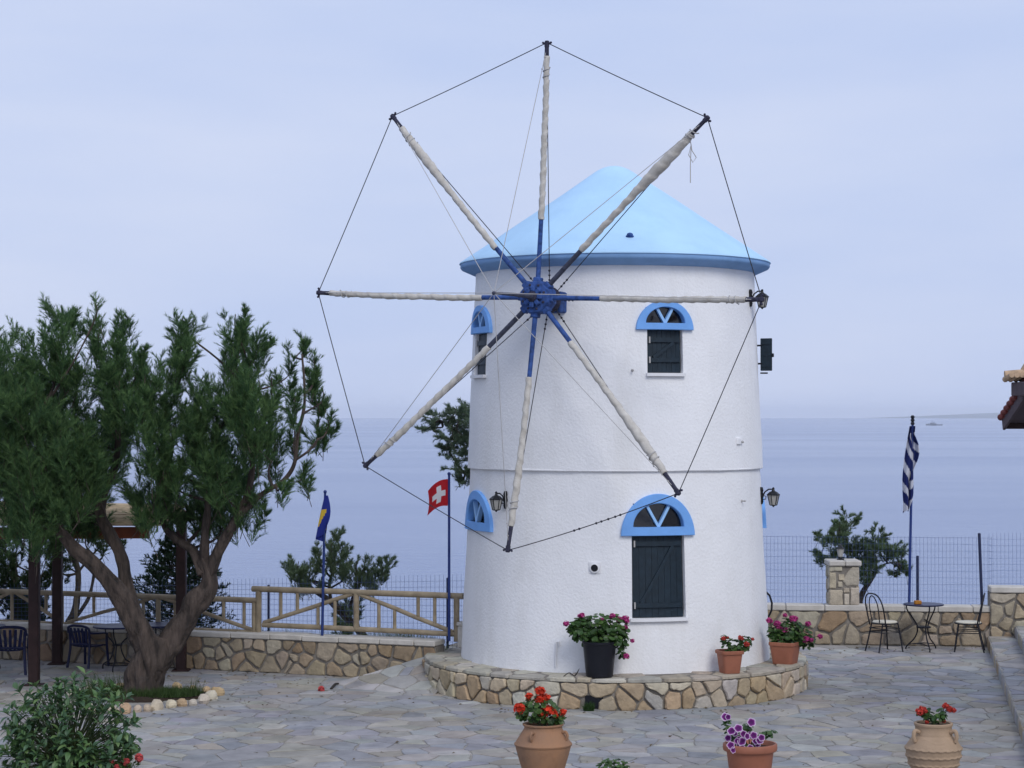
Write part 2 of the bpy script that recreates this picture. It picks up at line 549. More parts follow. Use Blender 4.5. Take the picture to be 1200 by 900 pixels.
# ================================================================== SETTING
SEA_Z = -18.0
mb = MB(); S = 90000
mb.add([(-24000, -2000, SEA_Z), (24000, -2000, SEA_Z), (24000, 29000, SEA_Z), (-24000, 29000, SEA_Z)], [(0, 1, 2, 3)])
tag(mb.build('sea', 'sea_water'), kind='structure')

# far headland, low on the horizon
def headland():
    rng = random.Random(5)
    mb = MB(); nx, ny = 90, 10
    x0, x1, y0, y1 = 4700, 23800, 23000, 28500
    vs = []
    for j in range(ny + 1):
        for i in range(nx + 1):
            a = i / nx; b = j / ny
            prof = min(1, a * 14) ** .8 * (58 + 30 * min(1, a * 2.2) ** 1.2) * math.sin(math.pi * b) ** .6
            h = prof * (1 + .22 * noise.noise(Vector((a * 22, b * 3, 1))))
            vs.append((x0 + (x1 - x0) * a, y0 + (y1 - y0) * b, SEA_Z - 1 + h))
    fs = [(j * (nx + 1) + i, j * (nx + 1) + i + 1, (j + 1) * (nx + 1) + i + 1, (j + 1) * (nx + 1) + i) for j in range(ny) for i in range(nx)]
    mb.add(vs, fs)
    tag(mb.build('headland', 'far_land', smooth='all'), kind='structure')
headland()

# wall lines in plan (front faces)
LW = ((-8.9, 30.62), (-1.02, 27.52))             # left garden wall
RW = ((-0.2, 32.55), (7.42, 31.72))              # right garden wall
MC = Vector((1.37, 27.35, 0))                    # mill axis
PL_R, PL_H = 2.54, .385

# hillside falling to the sea behind the walls
def hillside():
    mb = MB(); nx, ny = 60, 26
    vs = []
    for j in range(ny + 1):
        for i in range(nx + 1):
            x = -45 + 90 * i / nx
            lw = LW[0][1] + (x - LW[0][0]) * (LW[1][1] - LW[0][1]) / (LW[1][0] - LW[0][0])
            y0 = lw + .35 if x < -1.2 else (31.0 if x < -.2 else 32.3)
            if x < -9: y0 = 31
            t = j / ny
            y = y0 + 58 * t ** 1.5
            z = .25 - (y - y0) * .78 + (0 if j == 0 else 0.35 * noise.noise(Vector((x * .4, y * .4, 0))))
            vs.append((x, y, max(z, SEA_Z - 2)))
    fs = [(j * (nx + 1) + i, j * (nx + 1) + i + 1, (j + 1) * (nx + 1) + i + 1, (j + 1) * (nx + 1) + i) for j in range(ny) for i in range(nx)]
    mb.add(vs, fs)
    tag(mb.build('hillside', 'hill_soil', smooth='all'), kind='structure')
hillside()

# plaza: mortar bed with split flagstones laid in it
mb = MB()
edge = [(-14, -6), (14, -6), (14, 31.9), (7.6, 31.9), (-.2, 32.7), (-1.0, 30.2), (-1.02, 27.7), (-8.9, 30.8), (-14, 32)]
mb.add([(x, y, 0) for x, y in edge] + [(x, y, -.4) for x, y in edge],
       [tuple(range(9)), tuple(range(17, 8, -1))] + [(i, i + 9, (i + 1) % 9 + 9, (i + 1) % 9) for i in range(9)])
plaza = tag(mb.build('plaza_paving', 'joint'), kind='structure')
STEP_A, STEP_B = (7.36, 31.75), (5.66, 22.84)     # foot of the raised terrace
def step_x(y, k=0.0):
    return STEP_B[0] + (y - STEP_B[1]) * (STEP_A[0] - STEP_B[0]) / (STEP_A[1] - STEP_B[1]) + k
BED = Vector((-4.72, 26.05, 0))
RA, RB, RC = Vector((-2.50, 26.95, 0)), Vector((-1.12, 27.58, .335)), Vector((-1.0, 26.15, 0))
def plaza_stones():
    rng = random.Random(11)
    cl = cells(-8.2, 8.2, 18.4, 32.3, .36, .28, .014, rng, drop=.16)
    keep = []
    for p in cl:
        n = len(p); x = sum(q[0] for q in p) / n; y = sum(q[1] for q in p) / n
        if math.hypot(x - MC.x, y - MC.y) < PL_R - .12: continue
        if abs(x) > y * .262 + .25: continue
        if x > step_x(y) + .1: continue
        lw = LW[0][1] + (x - LW[0][0]) * (LW[1][1] - LW[0][1]) / (LW[1][0] - LW[0][0])
        if x < -.9 and y > lw + .1: continue
        if x > -.9 and y > 32.3 - (x + .2) * .105: continue
        if -.9 > x and False: continue
        if (x - BED.x) ** 2 / .9 + (y - BED.y) ** 2 / .35 < .8: continue
        keep.append(p)
    def rank(p):
        n = len(p); x = sum(q[0] for q in p) / n; y = sum(q[1] for q in p) / n
        A = abs(sum(p[k][0] * p[(k + 1) % n][1] - p[(k + 1) % n][0] * p[k][1] for k in range(n)))
        return -A / y ** 3
    pal = FLAGS
    def fn(u, v, d): return Vector((u, v, d))
    lay(plaza, 'flagstone', keep, fn, .012, rng, pal, 'flag', dome=0, limit=290, rank=rank, ch=.16, base=-.006)
plaza_stones()
def ramp():
    mb = MB()
    mb.add([RA, RB, RC, Vector((-.6, 27.4, .335)), (RA.x, RA.y, -.1), (RB.x, RB.y, -.1), (RC.x, RC.y, -.1), (-.6, 27.4, -.1)],
           [(0, 2, 1), (2, 3, 1), (0, 1, 5, 4), (0, 4, 6, 2)])
    r = tag(mb.build('ramp', 'joint'), kind='structure')
    n = (RB - RA).cross(RC - RA); n = -n if n.z < 0 else n; n.normalize()
    def fn(u, v, d):
        z = RA.z - (n.x * (u - RA.x) + n.y * (v - RA.y)) / n.z
        return Vector((u, v, z + d))
    bounds = []
    tri = [RA, RC, RB]
    for i in range(3):
        a, b, c = tri[i], tri[(i + 1) % 3], tri[(i + 2) % 3]
        nx, ny = b.y - a.y, -(b.x - a.x)
        d = nx * a.x + ny * a.y
        if nx * c.x + ny * c.y > d: nx, ny, d = -nx, -ny, -d
        l = math.hypot(nx, ny)
        bounds.append((nx / l, ny / l, d / l))
    rng = random.Random(3)
    cl = cells(-2.6, -.9, 26.0, 27.7, .34, .26, .02, rng, bounds)
    lay(r, 'flagstone', cl, fn, .014, rng, FLAGS, 'flag', dome=0, ch=.16, base=-.01)
ramp()

# raised terrace on the right: two broad flagged levels
def terrace():
    rng = random.Random(21)
    for lv, (k, z0, z1, y_far) in enumerate(((0.0, 0.0, .16, 31.72), (.42, .16, .33, 31.72))):
        pts = [(step_x(5, k), 5), (13, 5), (13, y_far), (step_x(y_far, k), y_far)]
        mb = MB()
        mb.add([(x, y, z1) for x, y in pts] + [(x, y, z0 - .05) for x, y in pts],
               [(0, 1, 2, 3), (7, 6, 5, 4)] + [(i, i + 4, (i + 1) % 4 + 4, (i + 1) % 4) for i in range(4)])
        t = tag(mb.build('terrace_step', 'mortar_pale'), kind='structure')
        def fn(u, v, d, z1=z1): return Vector((u, v, z1 + d))
        y0 = 21.0
        cl = cells(5.2, 8.4, y0, y_far, .48, .42, .03, rng, drop=.14)
        keep = []
        for p in cl:
            n = len(p); y = sum(q[1] for q in p) / n
            if y * .26 + .35 < min(q[0] for q in p): continue
            nx, ny = STEP_A[1] - STEP_B[1], -(STEP_A[0] - STEP_B[0]); l = math.hypot(nx, ny)
            d = (nx * (STEP_B[0] + k + .01) + ny * STEP_B[1]) / l
            p = clip(p, -nx / l, -ny / l, -d)
            if lv == 0:
                p = clip(p, nx / l, ny / l, d + .42)
            if len(p) > 2 and abs(sum(p[i][0] * p[(i + 1) % len(p)][1] - p[(i + 1) % len(p)][0] * p[i][1] for i in range(len(p)))) > .02: keep.append(p)
        lay(t, 'flagstone', keep, fn, .010, rng, FLAGS, 'flag', dome=0, limit=120, ch=.12, base=-.006)
        # riser stones
        dv = Vector((STEP_A[0] - STEP_B[0], STEP_A[1] - STEP_B[1], 0)); ln = dv.length; dv.normalize()
        nn = Vector((-dv.y, dv.x, 0))
        def fr(u, v, d, k=k): return Vector((STEP_B[0] + k, STEP_B[1], 0)) + dv * u + nn * (d) + Vector((0, 0, v))
        cl = cells(-1.5, ln, z0 + .005, z1 - .005, .34, .16, .02, rng, drop=.05, jit=.2)
        lay(t, 'riser_stone', cl, fr, .012, rng, BROWN + FLAGS, 'stone', dome=0, ch=.1)
terrace()

# ------------------------------------------------------------------ garden walls
def garden_wall(name, label, a, b, z1, thick, seed, pal, cap_h=.075, su=.19, sv=.145, s0=None, s1=None, z0=0.0, capw=.55, caps=True):
    rng = random.Random(seed)
    a = Vector((*a, 0)); b = Vector((*b, 0))
    d = (b - a); ln = d.length; d.normalize()
    n = Vector((d.y, -d.x, 0))
    if n.y > 0: n = -n
    mid = (a + b) / 2
    root = empty(name, label, 'wall', (a + b) / 2 + Vector((0, 0, z0)))
    R = frame(d, (0, 0, 1))
    core = MB()
    zt = z1 - cap_h
    core.box(mid - n * (thick / 2) + Vector((0, 0, (z0 + zt) / 2 - .02)), (ln, thick, zt - z0 + .04), R)
    core.build('mortar_core', 'mortar', root)
    def fn(u, v, dd): return a + d * u + n * dd + Vector((0, 0, v))
    cl = cells(0 if s0 is None else s0, ln if s1 is None else s1, z0 + .01, zt - .005, su, sv, .034, rng, drop=.2, jit=.42)
    lay(root, 'stone', cl, fn, .034, rng, pal, 'stone', dome=.18)
    if caps:
        u = 0
        while u < ln - .05:
            l = min(rng.uniform(.8, 1.2) * capw, ln - u)
            if ln - u - l < .15: l = ln - u
            mb = MB()
            mb.bbox(a + d * (u + l / 2) - n * (thick / 2 - .0) + Vector((0, 0, z1 - cap_h / 2 + rng.uniform(-.005, .005))),
                    (l - .008, thick + .09, cap_h), .012, R @ rot('Z', rng.uniform(-.006, .006)))
            mb.build('coping_stone', 'coping', root)
            u += l
    return root
garden_wall('garden_wall', 'low rubble stone wall with pale coping under the timber railing', LW[0], LW[1], .545, .28, 31, BROWN, s0=1.2)
garden_wall('garden_wall', 'low rubble stone wall behind the bistro table and chairs', RW[0], RW[1], .62, .28, 32, BROWN, cap_h=.09, su=.225, sv=.165, s0=3.9)
garden_wall('garden_wall', 'taller end of the stone wall beside the flagged terrace steps', (7.38, 31.66), (10.6, 31.3), .93, .34, 33, BROWN, cap_h=.09, su=.24, sv=.19)

def pillar():
    rng = random.Random(8)
    c = V(989.5, 690, *RW); x, y = c.x, c.y
    wd = .47
    root = empty('stone_pillar', 'square stone pillar rising from the low wall beside the bistro chairs', 'pillar', (x, y + .16, .62))
    y0 = y - .015
    mb = MB(); mb.box((x, y0 + wd / 2, .93), (wd - .05, wd - .05, .64)); mb.build('mortar_core', 'mortar', root)
    W2 = wd / 2 - .025
    rects = [(-.235, .62, -.02, .86), (-.005, .62, .075, .80), (.09, .62, .235, .90), (-.01, .815, .08, .885),
             (-.235, .875, -.13, 1.13), (-.10, .90, -.03, .985), (-.09, 1.005, .0, 1.1), (-.235, 1.145, -.03, 1.225)]
    pal = [(.46, .40, .30), (.43, .37, .275), (.48, .43, .34)]
    polys = [[(a, b), (c_, b), (c_, d), (a, d)] for a, b, c_, d in rects]
    polys.append([(-.03 + .055, .915), (.235, .915), (.235, 1.225), (.12, 1.225), (-.06 + .02, 1.0)])
    def shrink(pl):
        cx = sum(p[0] for p in pl) / len(pl); cy = sum(p[1] for p in pl) / len(pl)
        return [(cx + (p[0] - cx) * .96, cy + (p[1] - cy) * .96) for p in pl]
    for pl in polys:
        mb = MB(); stone_geo(mb, cham(shrink(pl), rng, .1), lambda u, v, d: Vector((x + u, y0 + .025 - d, v)), .022, rng, pick(pal, rng), .05)
        mb.build('stone', 'stone', root)
    for sgn in (-1, 1):
        cl = cells(0.02, wd - .02, .62, 1.225, .22, .2, .03, rng)
        lay(root, 'stone', cl, lambda u, v, d, s=sgn: Vector((x + s * (wd / 2 - .025 + d), y0 + u, v)), .02, rng, pal, 'stone', dome=.1)
    for k in (-1, 1):
        mb = MB(); mb.bbox((x + k * .128 + .01, y0 + wd / 2, 1.27), (.25, wd + .06, .085), .015); mb.build('coping_stone', 'coping', root)
    # little lantern standing on top
    lt = empty('garden_lantern', 'small dark lantern standing on the stone pillar', 'lantern', (x - .03, y0 + .2, 1.3125))
    c = Vector((x - .03, y0 + .2, 1.3125))
    mb = MB(); mb.lathe([(.055, 0), (.06, .012), (.03, .03), (.025, .05)], 10, c); mb.build('base', 'lamp_iron', lt)
    mb = MB(); mb.lathe([(.035, .05), (.06, .17)], 6, c); mb.build('glass', 'lamp_glass', lt)
    mb = MB(); mb.lathe([(.07, .17), (.06, .185), (.02, .225), (.012, .245), (.0, .25)], 6, c); mb.build('cap', 'lamp_iron', lt)
pillar()

# ================================================================== WINDMILL
TH, PHI, AL, HZ, HR, CONE = 0.52126, 0.04889, 0.05844, 4.93, 2.10935, 0.2485
AX = Vector((-math.sin(TH) * math.cos(PHI), -math.cos(TH) * math.cos(PHI), math.sin(PHI)))   # axle, pointing out
WR = Vector((math.cos(TH), -math.sin(TH), 0))
WU = WR.cross(AX); WU = -WU if WU.z < 0 else WU
HUB = P(630.5, 349.0, 25.27)
Z_BAND = 2.885
def R_low(z): return 2.05 - (z - .385) * (2.05 - 1.925) / (Z_BAND - .385)
def R_up(z): return 1.962 - (z - Z_BAND) * (1.962 - 1.85) / (5.6 - Z_BAND)
def az_dir(a): return Vector((math.sin(a), -math.cos(a), 0))
rad = math.radians

mill = empty('windmill', 'whitewashed round windmill with light blue conical roof and eight furled sails', 'windmill', MC + Vector((0, 0, PL_H)))
WIN_UP = [dict(az=rad(a), zb=4.64, a=.378, b=.37, ai=.255, bi=.20, o=.085, sw=.47, sh=.545, R=R_up, sill=.50) for a in (16.6, -70.5, 109)]
WIN_LO = [dict(az=rad(a), zb=2.08, a=.475, b=.52, ai=.325, bi=.29, o=.11, sw=.68, sh=1.02, R=R_low, sill=.73) for a in (13.3, -69, 99)]
WIN_LO[0]['az'] = rad(13.2)
SHORT = {id(WIN_LO[1]), id(WIN_LO[2])}                 # fanlights without a shutter below

def tower(name, Rf, z0, z1, wins, seed):
    holes = []
    for wd in wins:
        R = Rf(wd['zb'])
        holes.append((wd['az'] - wd['ai'] / R, wd['az'] + wd['ai'] / R, wd['zb'] + wd['o'], wd['zb'] + wd['o'] + wd['bi']))
        if id(wd) not in SHORT:
            holes.append((wd['az'] - wd['sw'] / 2 / R, wd['az'] + wd['sw'] / 2 / R, wd['zb'] - wd['sh'], wd['zb'] + .012))
    A = set(round(rad(-180 + 3 * i), 6) for i in range(120)); Z = set(round(z0 + (z1 - z0) * i / 26, 6) for i in range(27))
    for h in holes:
        for q in h[:2]:
            A = {x for x in A if abs(x - q) > .012}
    for h in holes: A |= {h[0], h[1]}
    for h in holes:
        for q in h[2:]:
            Z = {x for x in Z if abs(x - q) > .02 or x in (z0, z1)}
    for h in holes: Z |= {h[2], h[3]}
    A = sorted(A); Z = sorted(Z)
    nA = len(A)
    mb = MB(); vs = []
    for z in Z:
        for a in A:
            edge_ = 1.0
            d = az_dir(a)
            r = Rf(z) + .010 * noise.noise(Vector((d.x * 3, d.y * 3, z * 1.4 + seed))) + .005 * noise.noise(Vector((d.x * 9, d.y * 9, z * 5 + seed)))
            vs.append(MC + d * r + Vector((0, 0, z)))
    fs = []
    def inhole(a, z): return any(h[0] < a < h[1] and h[2] < z < h[3] for h in holes)
    for j in range(len(Z) - 1):
        for i in range(nA):
            a0 = A[i]; a1 = A[(i + 1) % nA] + (2 * math.pi if i == nA - 1 else 0)
            if inhole((a0 + a1) / 2, (Z[j] + Z[j + 1]) / 2): continue
            fs.append((j * nA + i, j * nA + (i + 1) % nA, (j + 1) * nA + (i + 1) % nA, (j + 1) * nA + i))
    mb.add(vs, fs)
    # reveals
    for h in holes:
        n = 10
        ring = [(h[0] + (h[1] - h[0]) * i / n, h[2]) for i in range(n)] + [(h[1], h[2] + (h[3] - h[2]) * i / n) for i in range(n)] + \
               [(h[1] + (h[0] - h[1]) * i / n, h[3]) for i in range(n)] + [(h[0], h[3] + (h[2] - h[3]) * i / n) for i in range(n)]
        m_ = len(ring)
        vv = [MC + az_dir(a) * (Rf(z) + .004) + Vector((0, 0, z)) for a, z in ring] + [MC + az_dir(a) * (Rf(z) - .16) + Vector((0, 0, z)) for a, z in ring]
        mb.add(vv, [(i, (i + 1) % m_, (i + 1) % m_ + m_, i + m_) for i in range(m_)])
    return mb.build(name, 'stucco', mill, smooth='all')
tower('lower_wall', R_low, PL_H - .02, Z_BAND + .02, WIN_LO, 1.0)
tower('upper_wall', R_up, Z_BAND, 5.56, WIN_UP, 7.0)
# drip edge under the upper wall
mb = MB(); mb.lathe([(1.90, Z_BAND + .03), (1.90, Z_BAND - .006), (1.958, Z_BAND - .010), (1.964, Z_BAND - .002), (1.962, Z_BAND + .01), (1.93, Z_BAND + .03)], 120, MC)
mb.build('drip_edge', 'stucco', mill, smooth=True)

# roof
def roof():
    prof = [(2.045, 5.575), (2.075, 5.585), (2.07, 5.60)]
    for i in range(1, 26):
        t = i / 25
        prof.append((2.07 * (1 - t) + .0, 5.60 + 1.40 * t))
    # rounded crown
    p2 = [q for q in prof if q[0] > .28]
    rc = .27; zc = 5.60 + 1.40 * (1 - rc / 2.07)
    for i in range(0, 9):
        rr = rc * (1 - i / 8)
        p2.append((rr, zc + 1.40 / 2.07 * rc / 2 * (1 - (rr / rc) ** 2)))
    p2[-1] = (0.0, p2[-1][1])
    def wob(r, z, th, i):
        if i < 3: return r, z
        n = noise.noise(Vector((math.cos(th) * r * 1.2, math.sin(th) * r * 1.2, z)))
        return r + .012 * n, z + .008 * n
    mb = MB(); mb.lathe(p2, 96, MC, wob=wob)
    mb.build('roof', 'roof_blue', mill, smooth=True)
    mb = MB(); mb.lathe([(1.80, 5.44), (1.90, 5.452), (2.045, 5.515), (2.062, 5.54), (2.058, 5.58), (1.9, 5.59)], 96, MC)
    mb.build('eave', 'eave_blue_shaded', mill, smooth=True)
    # small vent on the roof
    d = ray(738, 277); t = 22.0
    while t < 30:
        c = Vector((0, 0, H)) + d * t
        if math.hypot(c.x - MC.x, c.y - MC.y) <= 2.07 * (1 - (c.z - 5.6) / 1.4): break
        t += .004
    mb = MB(); mb.bbox(c, (.10, .07, .05), .02); mb.ball(c + Vector((0, -.03, .02)), (.04, .03, .025)); mb.build('roof_vent', 'sail_blue', mill)
roof()

def window(wd, shutter=True):
    R0 = wd['R'](wd['zb'])
    def W(u, z, d):
        zz = wd['zb'] + z
        return MC + az_dir(wd['az'] + u / R0) * (wd['R'](zz) + d) + Vector((0, 0, zz))
    n = 40
    a, b, ai, bi, o = wd['a'], wd['b'], wd['ai'], wd['bi'], wd['o']
    mb = MB()
    outer = [(a * math.cos(math.pi * i / n), b * math.sin(math.pi * i / n)) for i in range(n + 1)]
    inner = [(ai * math.cos(math.pi * i / n), o + bi * math.sin(math.pi * i / n)) for i in range(n + 1)]
    F0, B0 = .048, -.03
    vs = []; fs = []
    for (p, q) in zip(outer, inner):
        vs += [W(p[0], p[1], B0), W(p[0], p[1], F0 - .008), W(p[0] * .98, p[1] * .98 + .004, F0), W(q[0] * 1.03, o + (q[1] - o) * 1.03, F0), W(q[0], q[1], F0 - .008), W(q[0], q[1], -.06)]
    for i in range(n):
        for k in range(5):
            fs.append((i * 6 + k, (i + 1) * 6 + k, (i + 1) * 6 + k + 1, i * 6 + k + 1))
    mb.add(vs, fs)
    # bottom bar
    m_ = 16; vs = []; fs = []
    for i in range(m_ + 1):
        t = -1 + 2 * i / m_
        vs += [W(a * t, 0, B0), W(a * t, -.0, F0 - .008), W(a * .985 * t, .006, F0), W(ai * 1.03 * t, o, F0), W(ai * t, o, F0 - .008), W(ai * t, o, -.06)]
    for i in range(m_):
        for k in range(5):
            fs.append((i * 6 + k, (i + 1) * 6 + k, (i + 1) * 6 + k + 1, i * 6 + k + 1))
    mb.add(vs, fs)
    win = mb.build('window', 'trim_blue', mill, smooth=True)
    # panes and the V of glazing bars
    ang = [0, rad(61), rad(119), math.pi]
    for s in range(3):
        mb = MB(); vs = [W(0, o, -.045)]
        k = 12
        for i in range(k + 1):
            t = ang[s] + (ang[s + 1] - ang[s]) * i / k
            # point on inner ellipse in direction t
            rr = 1 / math.sqrt((math.cos(t) / ai) ** 2 + (math.sin(t) / bi) ** 2)
            vs.append(W(rr * math.cos(t), o + rr * math.sin(t), -.045))
        mb.add(vs, [(0, i + 1, i + 2) for i in range(k)])
        mb.build('pane', 'window_glass', win)
    for t in (ang[1], ang[2]):
        rr = 1 / math.sqrt((math.cos(t) / ai) ** 2 + (math.sin(t) / bi) ** 2)
        hw = .016
        mb = MB(); cs, sn = math.cos(t), math.sin(t)
        vs = []
        for rr_ in (0.0, rr * .5, rr):
            for (sd_, dd) in ((-1, -.05), (-1, .012), (1, .012), (1, -.05)):
                vs.append(W(rr_ * cs - sd_ * hw * sn, o + rr_ * sn + sd_ * hw * cs, dd))
        fs = []
        for i in range(2):
            for k in range(4):
                fs.append((i * 4 + k, i * 4 + (k + 1) % 4, (i + 1) * 4 + (k + 1) % 4, (i + 1) * 4 + k))
        mb.add(vs, fs); mb.build('glazing_bar', 'trim_light', win)
    def bar(name, par, u0, z0, u1, z1, hw, d0, d1, m):
        du, dz = u1 - u0, z1 - z0; l = math.hypot(du, dz); nx, nz_ = -dz / l * hw, du / l * hw
        vs = []; k = 8
        for i in range(k + 1):
            t = i / k
            for (s_, d) in ((-1, d0), (-1, d1), (1, d1), (1, d0)):
                vs.append(W(u0 + du * t + s_ * nx, z0 + dz * t + s_ * nz_, d))
        fs = [(i * 4 + q, i * 4 + (q + 1) % 4, (i + 1) * 4 + (q + 1) % 4, (i + 1) * 4 + q) for i in range(k) for q in range(4)]
        fs += [(0, 1, 2, 3), (k * 4 + 3, k * 4 + 2, k * 4 + 1, k * 4)]
        mb = MB(); mb.add(vs, fs); return mb.build(name, m, par)
    # dark sheet standing in for the unlit room behind the fanlight
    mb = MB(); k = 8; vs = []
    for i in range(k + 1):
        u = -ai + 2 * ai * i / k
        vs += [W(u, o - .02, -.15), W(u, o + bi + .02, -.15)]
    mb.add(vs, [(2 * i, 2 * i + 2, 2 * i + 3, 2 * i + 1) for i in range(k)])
    mb.build('dark_backing', 'dark_board', win)
    if not shutter: return
    sw, sh = wd['sw'], wd['sh']
    # shutter: back board, planks, ledges, brace, hinges
    mb = MB(); k = 8; vs = []
    for i in range(k + 1):
        u = -sw / 2 + .004 + (sw - .008) * i / k
        vs += [W(u, -sh + .004, -.075), W(u, .008, -.075)]
    mb.add(vs, [(2 * i, 2 * i + 2, 2 * i + 3, 2 * i + 1) for i in range(k)])
    shut = mb.build('shutter', 'shutter', mill)
    npl = 7 if sw < .6 else 8
    for i in range(npl):
        u0 = -sw / 2 + .012 + (sw - .024) * i / npl; u1 = -sw / 2 + .012 + (sw - .024) * (i + 1) / npl - .003
        uc = (u0 + u1) / 2
        bar('plank', shut, uc, -sh + .012, uc, -.004, (u1 - u0) / 2, -.07, -.042, 'shutter')
    e = sw / 2 - .03
    zt, zb = -.10, -sh + .16
    if sw < .6: zt, zb = -.125, -sh + .17
    bar('ledge', shut, -e, zt, e, zt, .028, -.045, -.018, 'shutter')
    bar('ledge', shut, -e, zb, e, zb, .028, -.045, -.018, 'shutter')
    bar('brace', shut, -e * .72, zb + .03, e * .62, zt - .03, .022, -.045, -.019, 'shutter')
    for z in (zt, zb): bar('hinge', shut, -sw / 2 + .035, z - .04, -sw / 2 + .035, z + .04, .009, -.03, -.008, 'rope_light')
    bar('sill', mill, -wd['sill'] / 2, -sh - .014, wd['sill'] / 2, -sh - .014, .02, -.06, .05, 'white_paint')
for wd in WIN_UP: window(wd)
for wd in WIN_LO: window(wd, id(wd) not in SHORT)

# an open shutter standing out from the window on the hidden flank
def open_shutter():
    c = P(898, 415.5, 27.05)
    root = MB(); R = rot('Z', rad(-22))
    root.bbox(c, (.155, .03, .43), .006, R); o = root.build('open_shutter', 'shutter', mill)
    for i in range(-1, 2):
        mb = MB(); mb.box(c + R @ Vector((0, -.018, i * .15)), (.14, .014, .03), R); mb.build('ledge', 'shutter', o)
    mb = MB(); mb.bbox(c + R @ Vector((.088, -.0, -.01)), (.025, .04, .05), .005, R); mb.build('latch', 'iron', o)
    for z_ in (.12, -.12): mb = MB(); mb.tube([c + Vector((-.2, .1, z_)), c + Vector((-.06, .0, z_))], .012); mb.build('hinge_pin', 'iron', o)
    mb = MB(); mb.bbox(c + Vector((-.03, -.0, -.245)), (.1, .03, .02), .005); mb.build('stay_hook', 'iron', o)
open_shutter()

# fixtures on the wall
def wall_pt(px, py, Rf, D0=25.6):
    # intersection of the pixel ray with the cone of the wall
    d = ray(px, py); o = Vector((0, 0, H)); t = 20.0
    while t < 32:
        p = o + d * t
        if math.hypot(p.x - MC.x, p.y - MC.y) <= Rf(p.z): break
        t += .005
    return p, math.atan2(p.x - MC.x, -(p.y - MC.y))
def fixtures():
    p, a = wall_pt(697, 665.5, R_low); R = rot('Z', a)
    mb = MB(); mb.bbox(p, (.15, .03, .15), .006, R); v = mb.build('vent_plate', 'white_paint', mill)
    mb = MB(); mb.lathe([(.058, 0), (.062, .03), (.045, .035), (.045, .0)], 20, p + az_dir(a) * .005, frame(rot('Z', a) @ Vector((1, 0, 0)), az_dir(a))); mb.build('pipe_collar', 'white_paint', v, smooth=True)
    mb = MB(); mb.lathe([(.045, .022), (0, .023)], 20, p + az_dir(a) * .005, frame(rot('Z', a) @ Vector((1, 0, 0)), az_dir(a))); mb.build('pipe_mouth', 'black_plastic', v)
    p, a = wall_pt(865, 517, R_up); R = rot('Z', a)
    mb = MB(); mb.bbox(p, (.09, .05, .09), .01, R); b = mb.build('junction_box', 'white_paint', mill)
    mb = MB(); mb.ball(p + az_dir(a) * .03 + R @ Vector((.06, 0, -.01)), .018); mb.build('knob', 'rope_light', b)
    for (px, py, Rf) in ((741, 434, R_up), (869, 587, R_low)):
        p, a = wall_pt(px, py, Rf)
        mb = MB(); mb.ball(p, .02); mb.tube([p, p + az_dir(a) * .05], .008, 6); mb.ball(p + az_dir(a) * .05, .014); mb.build('shutter_catch', 'rope_light', mill)
    p, a = wall_pt(652, 770, R_low); p2, _ = wall_pt(653, 752, R_low)
    dd = az_dir(a)
    mb = MB(); mb.tube([p + dd * .025 + Vector((0, 0, -.12)), p + dd * .025, p2 + dd * .025, p2 + dd * .03 + Vector((.03, 0, 0.005)), p2 + dd * .03 + Vector((.035, 0, -.05))], .011, 8)
    mb.build('drain_pipe', 'white_paint', mill, smooth=True)
    # curved black conduit at the right foot of the wall
    c = P(898, 726, 27.3)
    pts = [c + Vector((-.03, 0, -.42)), c + Vector((0, 0, -.2)), c + Vector((.01, 0, .0)), c + Vector((.07, 0, .12)), c + Vector((.075, 0, .22)), c + Vector((.045, 0, .32)), c + Vector((-.02, 0, .38))]
    mb = MB(); mb.tube(pts, .014, 8); mb.build('conduit', 'black_plastic', mill, smooth=True)
fixtures()

